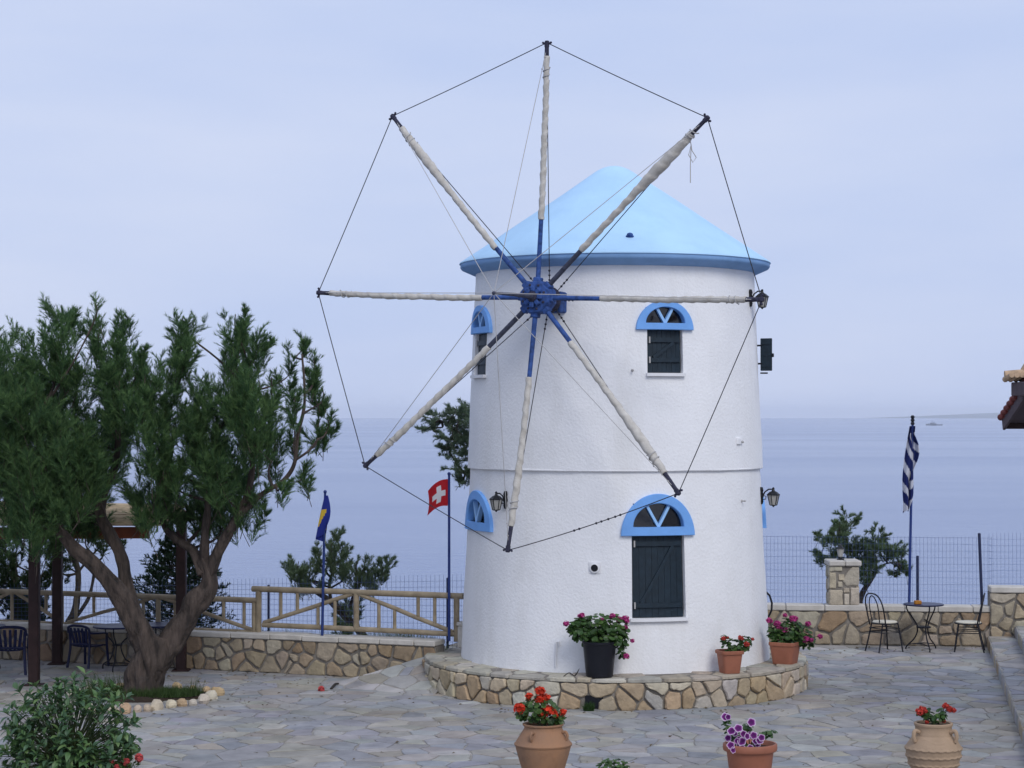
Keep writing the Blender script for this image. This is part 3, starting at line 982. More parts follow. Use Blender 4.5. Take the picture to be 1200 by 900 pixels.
# -------- sail wheel
TIPPX = [(641, 50), (829, 138), (893, 351), (795, 578), (595, 645), (428, 546), (373, 343), (460, 136)]
def tip_pt(px, py):
    d = ray(px, py); o = Vector((0, 0, H)); c = HUB + AX * CONE
    return o + d * ((c - o).dot(AX) / d.dot(AX))
TIPS = [tip_pt(*q) for q in TIPPX]
BOW = HUB + AX * 1.08 - Vector((0, 0, .05))
def sails():
    rng = random.Random(77)
    R = Matrix((WR, WU, AX)).transposed()
    mb = MB()
    mb.lathe([(.13, -.14), (.20, -.13), (.215, -.08), (.215, .08), (.20, .115), (.12, .13), (.11, .10), (0, .10)], 8, HUB, R @ rot('Z', AL + math.pi / 8))
    hub = mb.build('hub', 'sail_blue', mill)
    mb = MB(); mb.lathe([(.065, .10), (.065, .16), (.05, .17), (0, .172)], 16, HUB, R); mb.build('axle_cap', 'tip_wood', hub)
    for k in range(8):
        a = AL + k * math.pi / 4
        dr = WU * math.cos(a) + WR * math.sin(a)
        Rk = frame(dr, AX)
        mb = MB(); mb.bbox(HUB + dr * .10 + AX * .135, (.075, .06, .06), .012, Rk); mb.build('wedge', 'sail_blue', hub)
        mb = MB(); mb.bbox(HUB + dr * .195 + AX * .03, (.11, .095, .11), .012, Rk); mb.build('socket', 'sail_blue', hub)
        a2 = a + math.pi / 8; d2 = WU * math.cos(a2) + WR * math.sin(a2)
        mb = MB(); mb.ball(HUB + d2 * .155 + AX * .118, .018); mb.build('bolt', 'tip_wood', hub)
    mb = MB(); mb.tube([HUB - AX * .1, HUB - AX * .62], .10, 16); mb.build('axle', 'sail_blue', mill, smooth=True)
    mb = MB(); mb.bbox(HUB - AX * .45 + Vector((0, 0, -.02)), (.30, .26, .26), .015, R); mb.build('axle_box', 'sail_blue', mill)
    mb = MB(); mb.lathe([(.15, -.30), (.17, -.29), (.17, -.25), (.15, -.24)], 16, HUB, R); mb.build('stay_collar', 'tip_wood', mill)
    mb = MB(); mb.tube([HUB + AX * .1, HUB + AX * .6 - Vector((0, 0, .02)), BOW], [.03, .022, .014], 8); mb.ball(BOW, .024)
    mb.build('bowsprit', 'arm_wood', mill, smooth=True)
    for k, tip in enumerate(TIPS):
        a = AL + k * math.pi / 4
        dr = (tip - HUB).normalized()
        root = HUB + dr * .16 + AX * .02
        ax = tip - root; ln = ax.length; d = ax.normalized()
        n1 = d.cross(AX).normalized()
        sag = rng.uniform(-.03, .03)
        def pos(t, k_=sag, r=root, x=ax, n=n1): return r + x * t + n * (k_ * math.sin(math.pi * t))
        dark = k in (1, 5)
        mb = MB(); N = 16
        mb.tube([pos(i / N) for i in range(N + 1)], [.032 - .011 * i / N for i in range(N + 1)], 10)
        arm = mb.build('sail_arm', 'arm_wood' if dark else 'sail_blue', mill, smooth=True)
        # furled canvas wound round the arm
        t0 = {0: .27, 1: .23, 2: .26, 3: .20, 4: .28, 5: .24, 6: .20, 7: .23}[k]; t1 = {0: .945, 1: .91, 2: .93, 3: .90, 4: .90, 5: .93, 6: .94, 7: .93}[k]
        pitch = rng.uniform(.13, .2); sgn = rng.choice((-1, 1)); ph = rng.uniform(0, 6)
        bulge = {0: .0, 1: .034, 2: .004, 3: .022, 4: .010, 5: .004, 6: .0, 7: .020}[k]
        pts = []; rads = []; M = 150
        for i in range(M + 1):
            t = t0 + (t1 - t0) * i / M
            q = (t - t0) / (t1 - t0)
            base = .0335 - .003 * q + bulge * math.exp(-((q - .74) / .22) ** 2) + .003 * noise.noise(Vector((q * 12, k, 0)))
            if i == 0: base = .031
            s_ = t * ln
            def rf(th, s_=s_, base=base, q=q):
                w_ = ((th * sgn / (2 * math.pi) + s_ / pitch + ph) % 1.0)
                ridge = .013 * (w_ if w_ < .8 else (1 - w_) * 4)
                return base + ridge + .004 * noise.noise(Vector((math.cos(th) * 2, math.sin(th) * 2, s_ * 6 + k * 9)))
            pts.append(pos(t) + n1 * (.008 * noise.noise(Vector((s_ * 1.5, k * 3.1, 2)))))
            rads.append(rf)
        mb = MB(); mb.tube(pts, rads, 14); cl = mb.build('sail_cloth', 'canvas', arm, smooth='all')
        # rope lashings on the canvas
        for tt in ((rng.uniform(.78, .86),) if k != 1 else (.89,)):
            if tt > .7 or rng.random() < .5:
                c = pos(tt); rr = .040 + bulge * math.exp(-(((tt - t0) / (t1 - t0) - .74) / .22) ** 2)
                b2 = d.cross(n1)
                loop = [c + (n1 * math.cos(th) + b2 * math.sin(th)) * rr + d * (.012 * th - .04) for th in [i * .5 for i in range(0, 26)]]
                loop += [loop[-1] + n1 * .012 + d * .02]
                mb = MB(); mb.tube(loop, .0075, 6); mb.build('lashing', 'rope_light', arm)
        # iron at the tip
        mb = MB(); Rk = frame(d, AX)
        mb.bbox(tip - d * .02, (.09, .055, .05), .012, Rk)
        mb.bbox(tip - d * .01, (.028, .11, .028), .008, Rk)
        for s_ in (-1, 1): mb.ball(tip + n1 * (.055 * s_), .015)
        mb.tube([pos(t1 - .01), tip], [.029, .025], 8)
        mb.build('tip_iron', 'tip_wood', arm)
        if k == 1:   # a loose end hanging from the upper right arm
            c = pos(.9) - Vector((0, 0, .06))
            mb = MB(); mb.tube([c, c + Vector((.02, 0, -.12)), c + Vector((.07, 0, -.2)), c + Vector((.03, 0, -.26)), c + Vector((-.02, 0, -.17)), c + Vector((0.01, 0, -.05)), c + Vector((.0, 0, -.3)), c + Vector((.0, 0, -.5))], .006, 6)
            mb.build('loose_rope', 'rope_light', arm)
    def rope(a, b, r, m, sag=0.0, beads=()):
        mb = MB(); N = 8
        pts = [a.lerp(b, i / N) - Vector((0, 0, sag * 4 * (i / N) * (1 - i / N))) for i in range(N + 1)]
        mb.tube(pts, r, 5)
        dd = (b - a).normalized()
        for t in beads:
            mb.ball(a.lerp(b, t) - Vector((0, 0, sag * 4 * t * (1 - t))), (r * 2.6, r * 2.6, r * 2.6), 6, 4)
        mb.build('rope', m, mill)
    for k in range(8):
        n = (k + 1) % 8
        rope(TIPS[k], TIPS[n], .006, 'rope_dark', .01 if k != 3 else .03, beads=(.33, .36, .40, .44, .47, .57, .6) if k == 3 else ())
        rope(TIPS[k] - (TIPS[k] - HUB).normalized() * .06, BOW, .0045, 'rope_light', beads=(.04, .09))
        a = AL + k * math.pi / 4; dr = WU * math.cos(a) + WR * math.sin(a)
        rope(TIPS[k] - dr * .05, HUB - AX * .27 + dr * .16, .0058, 'rope_dark', beads=(.02, .035, .05, .93, .95, .97))
sails()

# ------------------------------------------------------------------ round stone plinth
def plinth():
    rng = random.Random(41)
    root = empty('stone_plinth', 'low round rubble stone plinth around the foot of the windmill', 'plinth', MC)
    mb = MB(); mb.lathe([(PL_R - .035, -.05), (PL_R - .035, PL_H - .03), (PL_R - .06, PL_H - .012), (1.8, PL_H - .004)], 120, MC)
    mb.build('mortar_core', 'mortar', root)
    def fn(u, v, d):
        a = u / PL_R
        return MC + az_dir(a) * (PL_R - .035 + d) + Vector((0, 0, v))
    cl = cells(rad(-128) * PL_R, rad(128) * PL_R, .0, PL_H - .055, .215, .17, .024, rng, drop=.10, jit=.45)
    # the dark gap low in the front, where one stone is missing
    gap = wall_gap = rad(-8.6) * PL_R
    keep = []
    for p in cl:
        cx = sum(q[0] for q in p) / len(p); cy = sum(q[1] for q in p) / len(p)
        if abs(cx - gap) < .13 and cy < .2: continue
        keep.append(p)
    lay(root, 'stone', keep, fn, .042, rng, WARM, 'stone', dome=.10)
    # cap stones: irregular flat slabs on top
    def ft(u, v, d):
        a = u / PL_R
        return MC + az_dir(a) * v + Vector((0, 0, PL_H - .035 + d))
    cl = cells(rad(-128) * PL_R, rad(128) * PL_R, 2.0, PL_R - .002, .40, .27, .02, rng, drop=.05, jit=.35)
    lay(root, 'cap_stone', cl, ft, .034, rng, [(.42, .38, .31), (.36, .34, .29), (.47, .44, .37), (.40, .35, .27)], 'stone', dome=0, base=-.01)
    # black plate painting the shade of the hollow behind the missing stone
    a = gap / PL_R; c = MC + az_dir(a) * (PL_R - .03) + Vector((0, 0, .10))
    mb = MB(); mb.bbox(c, (.22, .012, .16), .005, rot('Z', a)); mb.build('hollow_shade', 'black_plastic', root)
plinth()

# ------------------------------------------------------------------ wall lanterns
def wall_lantern(az, z, Rf, label):
    d = az_dir(az); t = Vector((d.y, -d.x, 0)); base = MC + d * (Rf(z) - .002) + Vector((0, 0, z))
    root = empty('wall_lantern', label, 'lantern', base, 'black lanterns on the mill wall')
    R = frame(t, (0, 0, 1))
    mb = MB()
    prof = [(0, -.115), (.02, -.11), (.03, -.07), (.022, -.045), (.036, 0), (.022, .045), (.03, .07), (.02, .11), (0, .115)]
    mb.lathe(prof, 12, base + d * .012); mb.build('wall_plate', 'lamp_iron', root, smooth=True)
    c = base + d * .17 + Vector((0, 0, -.045))
    arm = [base + d * .02 + Vector((0, 0, -.03)), base + d * .06 + Vector((0, 0, .05)), base + d * .11 + Vector((0, 0, .085)), base + d * .16 + Vector((0, 0, .085)), c + Vector((0, 0, .11))]
    mb = MB(); mb.tube(arm, .0095, 8); mb.tube([base + d * .02 + Vector((0, 0, -.05)), base + d * .07 + Vector((0, 0, -.045)), base + d * .075 + Vector((0, 0, -.01)), base + d * .05 + Vector((0, 0, .0))], .007, 6)
    mb.build('bracket_arm', 'lamp_iron', root, smooth=True)
    mb = MB(); mb.lathe([(.088, .052), (.09, .060), (.05, .095), (.022, .108), (.014, .13), (.018, .142), (.008, .155), (0, .158)], 6, c); mb.build('hood', 'lamp_iron', root)
    mb = MB(); mb.lathe([(.044, -.075), (.074, .052)], 6, c); mb.build('glass', 'lamp_glass', root)
    for k in range(6):
        th = k * math.pi / 3; e = Vector((math.cos(th), math.sin(th), 0))
        mb = MB(); mb.tube([c + e * .046 + Vector((0, 0, -.077)), c + e * .077 + Vector((0, 0, .053))], .006, 5); mb.build('frame_bar', 'lamp_iron', root)
    mb = MB(); mb.lathe([(0, -.105), (.01, -.10), (.016, -.088), (.046, -.082), (.05, -.074), (.02, -.07)], 6, c); mb.build('base_ring', 'lamp_iron', root)
wall_lantern(rad(67), 5.10, R_up, 'black wall lantern high under the eave beside a sail tip')
wall_lantern(rad(77), 2.52, R_low, 'black wall lantern on the lower mill wall facing the bistro chairs')
wall_lantern(rad(-48), 2.50, R_low, 'black wall lantern beside the bottom sail arm')

# ================================================================== TIMBER RAILING on the left wall
FP = off(*LW, .17)                                # plane of the timber railing
def railing():
    def rail(root, name, p0, p1, r, bow=0.0):
        a = V(*p0, *FP); b = V(*p1, *FP)
        mb = MB(); N = 5
        rng = random.Random(int(p0[0] * 7 + p1[0]))
        pts = [a.lerp(b, i / N) + Vector((0, 0, rng.uniform(-.004, .004))) for i in range(N + 1)]
        mb.tube(pts, [r * rng.uniform(.95, 1.05) for _ in pts], 10)
        return mb.build(name, 'timber', root, smooth=True)
    b = V(417, 745, *FP)
    r2 = empty('timber_railing', 'taller round timber railing panel with crossed braces beside the mill', 'railing', (b.x, b.y, .545))
    rail(r2, 'top_rail', (296, 690), (543, 698.5), .041)
    rail(r2, 'bottom_rail', (308, 732), (536, 743), .036)
    rail(r2, 'main_post', (303, 692), (303, 743.5), .042)
    rail(r2, 'main_post', (417.5, 695), (417.5, 737), .04)
    rail(r2, 'main_post', (535, 699), (535, 752), .042)
    for x, y0, y1 in ((329, 692, 723), (348.5, 692, 716), (372.7, 708, 735), (392.5, 703, 736), (444, 705, 739), (462.5, 714, 739), (490, 697, 722), (509.5, 698, 731)):
        rail(r2, 'baluster', (x, y0), (x, y1), .025)
    rail(r2, 'brace', (309, 730), (413, 696), .03)
    rail(r2, 'brace', (421, 696), (531, 741), .03)
    b = V(120, 745, *FP)
    r1 = empty('timber_railing', 'lower round timber railing panel behind the pergola posts and tree trunk', 'railing', (b.x, b.y, .545))
    rail(r1, 'top_rail', (-60, 690.5), (303, 703.5), .040)
    rail(r1, 'bottom_rail', (-60, 725.5), (303, 741), .033)
    for x, y0, y1 in ((-55, 690, 734), (72, 694, 740), (185.5, 698, 742), (298, 703, 744)):
        rail(r1, 'main_post', (x, y0), (x, y1), .036)
    for x, y0, y1 in ((14, 694, 727), (54, 696, 716), (89, 697, 725), (110, 698, 718), (168, 703, 734), (205, 706, 736), (262, 702, 726), (286, 703, 734)):
        rail(r1, 'baluster', (x, y0), (x, y1), .024)
    rail(r1, 'brace', (18, 694), (66, 725), .026)
    rail(r1, 'brace', (80, 729), (183, 700), .026)
    rail(r1, 'brace', (190, 700), (298, 739), .028)
    rail(r1, 'brace', (12, 694), (-50, 726), .026)
    # stub pillar at the end of the wall against the plinth
    c = V(540, 735, *FP)
    st = empty('stub_pillar', 'short capped stone stub at the end of the wall by the mill', 'pillar', (c.x, c.y, .4))
    mb = MB(); mb.bbox((c.x + .03, c.y + .02, .60), (.14, .16, .30), .015); mb.build('shaft', 'coping', st)
    mb = MB(); mb.bbox((c.x + .03, c.y + .02, .775), (.17, .19, .05), .012); mb.build('cap', 'coping', st)
railing()

# ------------------------------------------------------------------ blue wire mesh fences
def wire_fence(name, label, a, b, zb, zt0, zt1, posts, du, dz, seed, cat='fence'):
    rng = random.Random(seed)
    a = Vector((*a, 0)); b = Vector((*b, 0)); d = b - a; ln = d.length; d.normalize()
    root = empty(name, label, cat, (a + b) / 2 + Vector((0, 0, zb)))
    mb = MB(); n = int(ln / du)
    def top(u): return zt0 + (zt1 - zt0) * u / ln
    for i in range(n + 1):
        u = i * ln / n
        mb.tube([a + d * u + Vector((0, 0, zb)), a + d * u + Vector((0, 0, top(u) + .012))], .002, 3, cap=False)
    z = 0
    while zb + z < max(zt0, zt1):
        N = 40; seg = []
        for i in range(N + 1):
            u = ln * i / N; zz = zb + z * (top(u) - zb) / (max(zt0, zt1) - zb)
            seg.append(a + d * u + Vector((0, 0, zz + .006 * noise.noise(Vector((u * 2, z * 9, seed))))))
        mb.tube(seg, .0022, 3, cap=False)
        z += dz
    mb.build('wire_mesh', 'wire', root)
    for (u, z1, lean, r) in posts:
        mb = MB(); p = a + d * u + Vector((0, .02, 0)); mb.tube([p + Vector((0, 0, zb - .5)), p + Vector((lean, 0, z1))], r, 8); mb.ball(p + Vector((lean, 0, z1)), (r, r, r * .5), 8, 4); mb.build('fence_post', 'post_slate', root)
    return root
a, b = off(*LW, .62)
LWF = (a, b)
ll = math.hypot(b[0] - a[0], b[1] - a[1])
def u_at(px, pl):
    p = V(px, 700, *pl); return math.hypot(p.x - pl[0][0], p.y - pl[0][1])
e = V(556, 700, *LWF)
wire_fence('wire_fence', 'blue wire mesh fence behind the timber railing', LWF[0], (e.x, e.y), .30, .98, 1.40,
           [(u_at(314.5, LWF), 1.16, 0, .017), (u_at(524.5, LWF), 1.34, 0, .018), (u_at(46.5, LWF), 1.0, 0, .017)], .065, .085, 3)
RWF = off(*RW, .42)
e = V(1162, 640, *RWF)
wire_fence('wire_fence', 'blue wire mesh fence above the low wall behind the bistro set', (1.2, RWF[0][1] - .152), (e.x, e.y), .5, 1.66, 1.66,
           [(u_at(1080, RWF) - 1.42, 1.36, 0, .022), (u_at(1157, RWF) - 1.42, 1.72, -.06, .024)], .058, .105, 4)
p0 = V(1157.5, 640, *RWF); p1 = V(1270, 640, *off((7.38, 31.66), (10.6, 31.3), .45))
wire_fence('wire_fence', 'blue wire mesh fence above the taller end of the stone wall', (p0.x + .02, p0.y), (p1.x, p1.y), .85, 1.72, 1.74,
           [(2.4, 1.75, 0, .024)], .058, .10, 5)

# ------------------------------------------------------------------ flagpoles and flags
def cloth_obj(name, label, grid, colf, loc, nu, nv, mname='cloth'):
    """grid(i/nu, j/nv) -> point; colf(u, v) -> colour per face (quads get their own corners so that edges stay crisp)"""
    mb = MB()
    for i in range(nu):
        for j in range(nv):
            q = [grid(i / nu, j / nv), grid((i + 1) / nu, j / nv), grid((i + 1) / nu, (j + 1) / nv), grid(i / nu, (j + 1) / nv)]
            mb.add(q, [(0, 1, 2, 3)], col=colf((i + .5) / nu, (j + .5) / nv))
    o = mb.build(name, mname)
    md = o.modifiers.new('thick', 'SOLIDIFY'); md.thickness = .004
    return tag(o, label, 'flag')
def pole(px, y_top, D, zb, label, r=.02, finial='ball', py_base=None, px_b=None):
    t = P(px, y_top, D); bx = P(px_b or px, 750, D)
    root = empty('flagpole', label, 'flagpole', (bx.x, D, zb))
    mb = MB(); mb.tube([Vector((bx.x, D, zb)), t], [r, r * .85], 10); mb.build('pole', 'pole_blue', root, smooth=True)
    mb = MB()
    if finial == 'ball': mb.ball(t + Vector((0, 0, .02)), r * 1.25, 8, 6)
    else:
        for k in range(3): mb.ball(t + Vector((0, 0, .01 + .05 * k)), (r * 1.5, r * 1.5, .03), 8, 6)
    mb.build('finial', 'pole_blue' if finial == 'ball' else 'iron', root)
    return t, Vector((bx.x, D, zb))
def on_wall(px, k): p = V(px, 745, *off(*LW, k)); return p.y
# red flag with a white cross
D = on_wall(526, .10)
t, bz = pole(526.3, 557, D, .545, 'blue flagpole carrying the red flag with a white cross')
def sw(u, v):                      # u from the pole outwards, v from the bottom up
    zt = t.z - .05; h = .36 - .03 * u
    x = t.x - .02 - .27 * u + .02 * math.sin(v * 3)
    z = zt - h * (1 - v) - .17 * u + .05 * math.sin(u * 3.0)
    y = D + .05 * math.sin(u * 7 + v) * u
    return Vector((x, y, z))
def swc(u, v):
    cr = (abs(u - .5) < .105 and abs(v - .5) < .31) or (abs(v - .5) < .105 and abs(u - .5) < .31)
    return (.80, .80, .82) if cr else (.55, .018, .03)
cloth_obj('flag', 'small red flag with a white cross fluttering from a blue pole', sw, swc, None, 28, 28)
# drooping blue and yellow flag
D = on_wall(379, .10)
t, bz = pole(381, 578, D, .545, 'blue flagpole carrying the drooping blue and yellow flag', px_b=377.5)
def bf(u, v):
    zt = t.z - .03; hl = .66
    s = 1 - v
    wd_ = .04 + .13 * math.sin(min(1, s * 1.25) * math.pi * .62)
    fold = u * 3
    x = t.x - .006 - .22 * s + wd_ * (.55 * math.cos(fold * 2.0) * .7 + u * .55) + .01 + .16 * s - .1 * u * s
    y = D - .03 + .045 * math.sin(fold * 2.6) - .02 * u
    z = zt - hl * s * (1 - .12 * u) + .05 * u * s
    return Vector((x, y, z))
def bfc(u, v):
    s = 1 - v
    if .32 < s < .72 and abs(u - .45 + (s - .5) * .5) < .30: return (.75, .52, .06)
    if s > .80 and u < .16: return (.55, .60, .55)
    return (.022, .04, .30)
cloth_obj('flag', 'drooping dark blue flag with a yellow patch on its pole by the railing', bf, bfc, None, 26, 30)
# pole half hidden behind the pergola post
D = on_wall(211, .14)
pole(211, 600, D, .545, 'bare blue flagpole rising beside the pergola post', r=.018)
# striped flag hanging round its pole
D = V(1066, 700, *off(*RW, .16)).y
t, bz = pole(1069.5, 497, D, .62, 'blue flagpole carrying the blue and white striped flag', r=.022, finial='knob', px_b=1065.5)
def gf(u, v):
    s = 1 - v; hl = 1.36
    wl = .05 + .085 * math.sin(min(1, s * 1.15) * math.pi * .8) + .02 * s
    wr = .02 + .095 * max(0, math.sin(min(1, max(0, s - .12) / .52) * math.pi))
    x = -wl + (wl + wr) * u + .012 * math.sin(u * 9 + s * 5)
    cx = t.x + (bz.x - t.x) * s * .42
    y = D - .035 + .035 * math.sin(u * 11 + s * 2)
    dz = (0.0 if u < .55 else .35 * ((u - .55) / .45)) * s
    z = t.z - .03 - hl * s + dz + .05 * math.sin(u * 5) * s
    return Vector((cx + x, y, z))
def gfc(u, v):
    s = 1 - v
    q = s * 6.6 - u * 2.1 + (1.1 if u > .55 else 0)
    blue = (.012, .022, .13)
    return blue if (q % 1.6) < .92 or s < .08 else (.66, .67, .74)
cloth_obj('flag', 'blue and white striped flag hanging limp on a pole by the bistro table', gf, gfc, None, 30, 60)

# ================================================================== PERGOLA
def pergola():
    root = empty('pergola', 'low timber pergola with dark posts, red beam and cane roof', 'pergola', (-6.9, 28.5, 0))
    posts = [(-6.31, 27.1), (-6.52, 29.42), (-4.62, 28.66), (-8.7, 27.3), (-8.7, 30.2)]
    for i, (x, y) in enumerate(posts):
        mb = MB(); zt = 2.0 if y < 28 else 2.18
        mb.bbox((x, y, zt / 2), (.135, .135, zt), .012); mb.build('post', 'post_brown', root)
        mb = MB(); mb.bbox((x, y, .015), (.24, .24, .03), .01); mb.build('post_base', 'post_brown', root)
    def beam(name, a, b, h, wd_, m):
        a = Vector(a); b = Vector(b); d = b - a
        mb = MB(); mb.bbox((a + b) / 2, (d.length, wd_, h), .008, frame(d, (0, 0, 1))); mb.build(name, m, root)
    beam('front_beam', (-9.2, 27.2, 2.0), (-4.78, 27.0, 2.03), .15, .09, 'beam_red')
    beam('back_beam', (-9.2, 30.45, 2.16), (-4.45, 28.6, 2.17), .14, .09, 'post_brown')
    for x in (-8.4, -7.4, -6.4, -5.5, -4.85):
        yb = 30.40 - (x + 9.2) * .389
        beam('rafter', (x, 27.02, 2.10), (x, yb, 2.25), .07, .06, 'post_brown')
    rng = random.Random(9)
    N = 26
    for i in range(N):
        t = i / (N - 1)
        yl = 26.9 + (30.5 - 26.9) * t; yr = 26.82 + (28.72 - 26.82) * t
        z = 2.15 + .16 * t + rng.uniform(-.008, .008)
        xl, xr = -9.4, -4.55 + rng.uniform(-.07, .05)
        a = Vector((xl, yl, z)); b = Vector((xr, yr, z + rng.uniform(-.006, .006)))
        mb = MB(); mb.bbox((a + b) / 2, ((b - a).length, .115, .035), .01, frame(b - a, (0, .06, 1))); mb.build('roof_slat', 'cane', root)
pergola()

# ================================================================== FURNITURE
def bez(pts, n=10):                               # smooth curve through points
    pts = [Vector(p) for p in pts]; res = []
    for i in range(len(pts) - 1):
        p0 = pts[max(i - 1, 0)]; p1 = pts[i]; p2 = pts[i + 1]; p3 = pts[min(i + 2, len(pts) - 1)]
        for k in range(n):
            t = k / n
            res.append(.5 * ((2 * p1) + (p2 - p0) * t + (2 * p0 - 5 * p1 + 4 * p2 - p3) * t * t + (3 * p1 - p0 - 3 * p2 + p3) * t ** 3))
    return res + [pts[-1]]
def bistro_chair(loc, rz, label):
    root = empty('bistro_chair', label, 'chair', loc, 'bistro chairs by the low wall')
    R = rot('Z', rz); L0 = Vector(loc)
    T = lambda x, y, z: L0 + R @ Vector((x, y, z))
    # chair faces +y
    mb = MB(); mb.lathe([(.0, .435), (.175, .435), (.19, .445), (.19, .458), (.175, .466), (0, .468)], 24, L0); mb.build('seat', 'seat_cream', root, smooth=True)
    mb = MB(); ring = [T(.198 * math.cos(a), .198 * math.sin(a), .437) for a in [i * math.pi / 12 for i in range(25)]]; mb.tube(ring, .011, 6); mb.build('seat_ring', 'iron', root)
    for sx in (-1, 1):
        mb = MB(); mb.tube(bez([T(sx * .14, .14, .44), T(sx * .165, .175, .2), T(sx * .185, .20, 0)], 4), .012, 6); mb.build('leg', 'iron', root)
        mb = MB(); mb.tube(bez([T(sx * .13, -.14, .44), T(sx * .15, -.19, .2), T(sx * .165, -.24, 0)], 4), .012, 6); mb.build('leg', 'iron', root)
    outer = [T(-.19, -.13, .40), T(-.205, -.16, .55), T(-.20, -.205, .74), T(-.13, -.235, .86), T(0, -.245, .89), T(.13, -.235, .86), T(.20, -.205, .74), T(.205, -.16, .55), T(.19, -.13, .40)]
    mb = MB(); mb.tube(bez(outer, 5), .0115, 6); mb.build('back_hoop', 'iron', root)
    inner = [T(-.085, -.16, .44), T(-.10, -.19, .60), T(-.095, -.215, .74), T(-.05, -.235, .83), T(0, -.24, .855), T(.05, -.235, .83), T(.095, -.215, .74), T(.10, -.19, .60), T(.085, -.16, .44)]
    mb = MB(); mb.tube(bez(inner, 5), .009, 6); mb.build('inner_hoop', 'iron', root)
    for z, r in ((.36, .19), (.30, .20)):
        mb = MB(); pts = [T(-.155 - .01, -.16, z), T(-.16, .165, z), T(.16, .165, z), T(.155 + .01, -.16, z), T(-.165, -.16, z)]; mb.tube(pts, .008, 6); mb.build('stretcher', 'iron', root)
c = P(1036, 757, 31.1)
bistro_chair((c.x, 31.05, 0), rad(-62) , 'black bistro chair with its double hoop back beside the stone pillar')
c = P(1133, 757, 31.1)
bistro_chair((c.x, 31.0, 0), rad(76), 'black bistro chair beside the flagged terrace steps')
def bistro_table():
    c = P(1082.5, 755, 31.2); L0 = Vector((c.x, 31.2, 0)); r = .305; h = .70
    root = empty('bistro_table', 'round black iron bistro table with three curved legs', 'table', L0)
    mb = MB(); mb.lathe([(0, h - .012), (r - .01, h - .012), (r, h - .004), (r, h + .008), (r - .01, h + .012), (0, h + .012)], 32, L0); mb.build('table_top', 'navy_plastic', root)
    for k in range(3):
        a = k * 2 * math.pi / 3 + rad(8) + math.pi / 2 + rad(60)
        e = Vector((math.cos(a), math.sin(a), 0))
        mb = MB(); mb.tube(bez([L0 + e * .26 + Vector((0, 0, h - .01)), L0 + e * .245 + Vector((0, 0, .60)), L0 + e * .10 + Vector((0, 0, .38)), L0 + e * .13 + Vector((0, 0, .2)), L0 + e * .26 + Vector((0, 0, .06)), L0 + e * .27], 5), .011, 6)
        mb.build('leg', 'iron', root)
        a2 = a + 2 * math.pi / 3; e2 = Vector((math.cos(a2), math.sin(a2), 0))
        mb = MB(); mb.tube(bez([L0 + e * .245 + Vector((0, 0, .085)), L0 + (e + e2) * .07 + Vector((0, 0, .11)), L0 + e2 * .245 + Vector((0, 0, .085))], 5), .008, 6); mb.build('stretcher', 'iron', root)
    mb = MB(); mb.lathe([(.10, .345), (.112, .35), (.112, .365), (.10, .37)], 20, L0); mb.build('centre_ring', 'iron', root)
    b = P(1075, 700, 31.15)
    tag(MB().bbox((b.x, 31.12, h + .012 + .028), (.105, .07, .056), .008, rot('Z', .1)).build('tissue_box', 'amber'), 'small amber box standing on the bistro table', 'box')
bistro_table()

def plastic_chair(loc, rz, label, s=1.0):
    root = empty('plastic_chair', label, 'chair', loc, 'navy plastic armchairs under the pergola')
    R = rot('Z', rz); L0 = Vector(loc)
    T = lambda x, y, z: L0 + R @ Vector((x * s, y * s, z * s))
    m = 'navy_plastic'
    mb = MB(); vs = []; nx, ny = 8, 8
    for j in range(ny + 1):
        for i in range(nx + 1):
            x = -.21 + .42 * i / nx; y = -.20 + .44 * j / ny
            z = .42 + .02 * (x / .21) ** 2 - .02 * math.sin(math.pi * j / ny) + (-.02 if j == ny else 0)
            vs.append(T(x * (1 + .12 * j / ny), y, z))
    mb.add(vs, [(j * (nx + 1) + i, j * (nx + 1) + i + 1, (j + 1) * (nx + 1) + i + 1, (j + 1) * (nx + 1) + i) for j in range(ny) for i in range(nx)])
    o = mb.build('seat', m, root, smooth='all'); q = o.modifiers.new('t', 'SOLIDIFY'); q.thickness = .02
    # slatted back
    for i in range(5):
        x = -.15 + .075 * i
        mb = MB(); pts = [T(x * .9, -.20, .40), T(x, -.235, .52), T(x * 1.12, -.265, .66), T(x * 1.2, -.29, .755)]
        vs = []
        for (p, k) in zip(pts, (.020, .024, .024, .022)):
            for sx in (-1, 1): vs.append(p + R @ Vector((sx * k * s, 0, 0)))
        mb.add(vs, [(2 * r_, 2 * r_ + 1, 2 * r_ + 3, 2 * r_ + 2) for r_ in range(3)])
        o = mb.build('back_slat', m, root); q = o.modifiers.new('t', 'SOLIDIFY'); q.thickness = .014
    mb = MB(); mb.tube(bez([T(-.25, -.25, .66), T(-.235, -.28, .76), T(-.12, -.31, .80), T(0, -.315, .805), T(.12, -.31, .80), T(.235, -.28, .76), T(.25, -.25, .66)], 5), .024 * s, 8); mb.build('back_rim', m, root, smooth=True)
    mb = MB(); mb.tube([T(-.2, -.225, .45), T(0, -.235, .455), T(.2, -.225, .45)], .02 * s, 8); mb.build('back_bar', m, root, smooth=True)
    for sx in (-1, 1):
        mb = MB(); mb.tube(bez([T(sx * .25, -.25, .67), T(sx * .285, -.08, .655), T(sx * .285, .12, .645), T(sx * .275, .22, .62)], 5), .023 * s, 8); mb.build('armrest', m, root, smooth=True)
        mb = MB(); mb.tube(bez([T(sx * .275, .21, .625), T(sx * .262, .225, .42), T(sx * .28, .26, 0)], 5), [.025 * s] * 11, 8); mb.build('leg', m, root, smooth=True)
        mb = MB(); mb.tube(bez([T(sx * .235, -.255, .72), T(sx * .225, -.225, .42), T(sx * .25, -.29, 0)], 5), [.025 * s] * 11, 8); mb.build('leg', m, root, smooth=True)
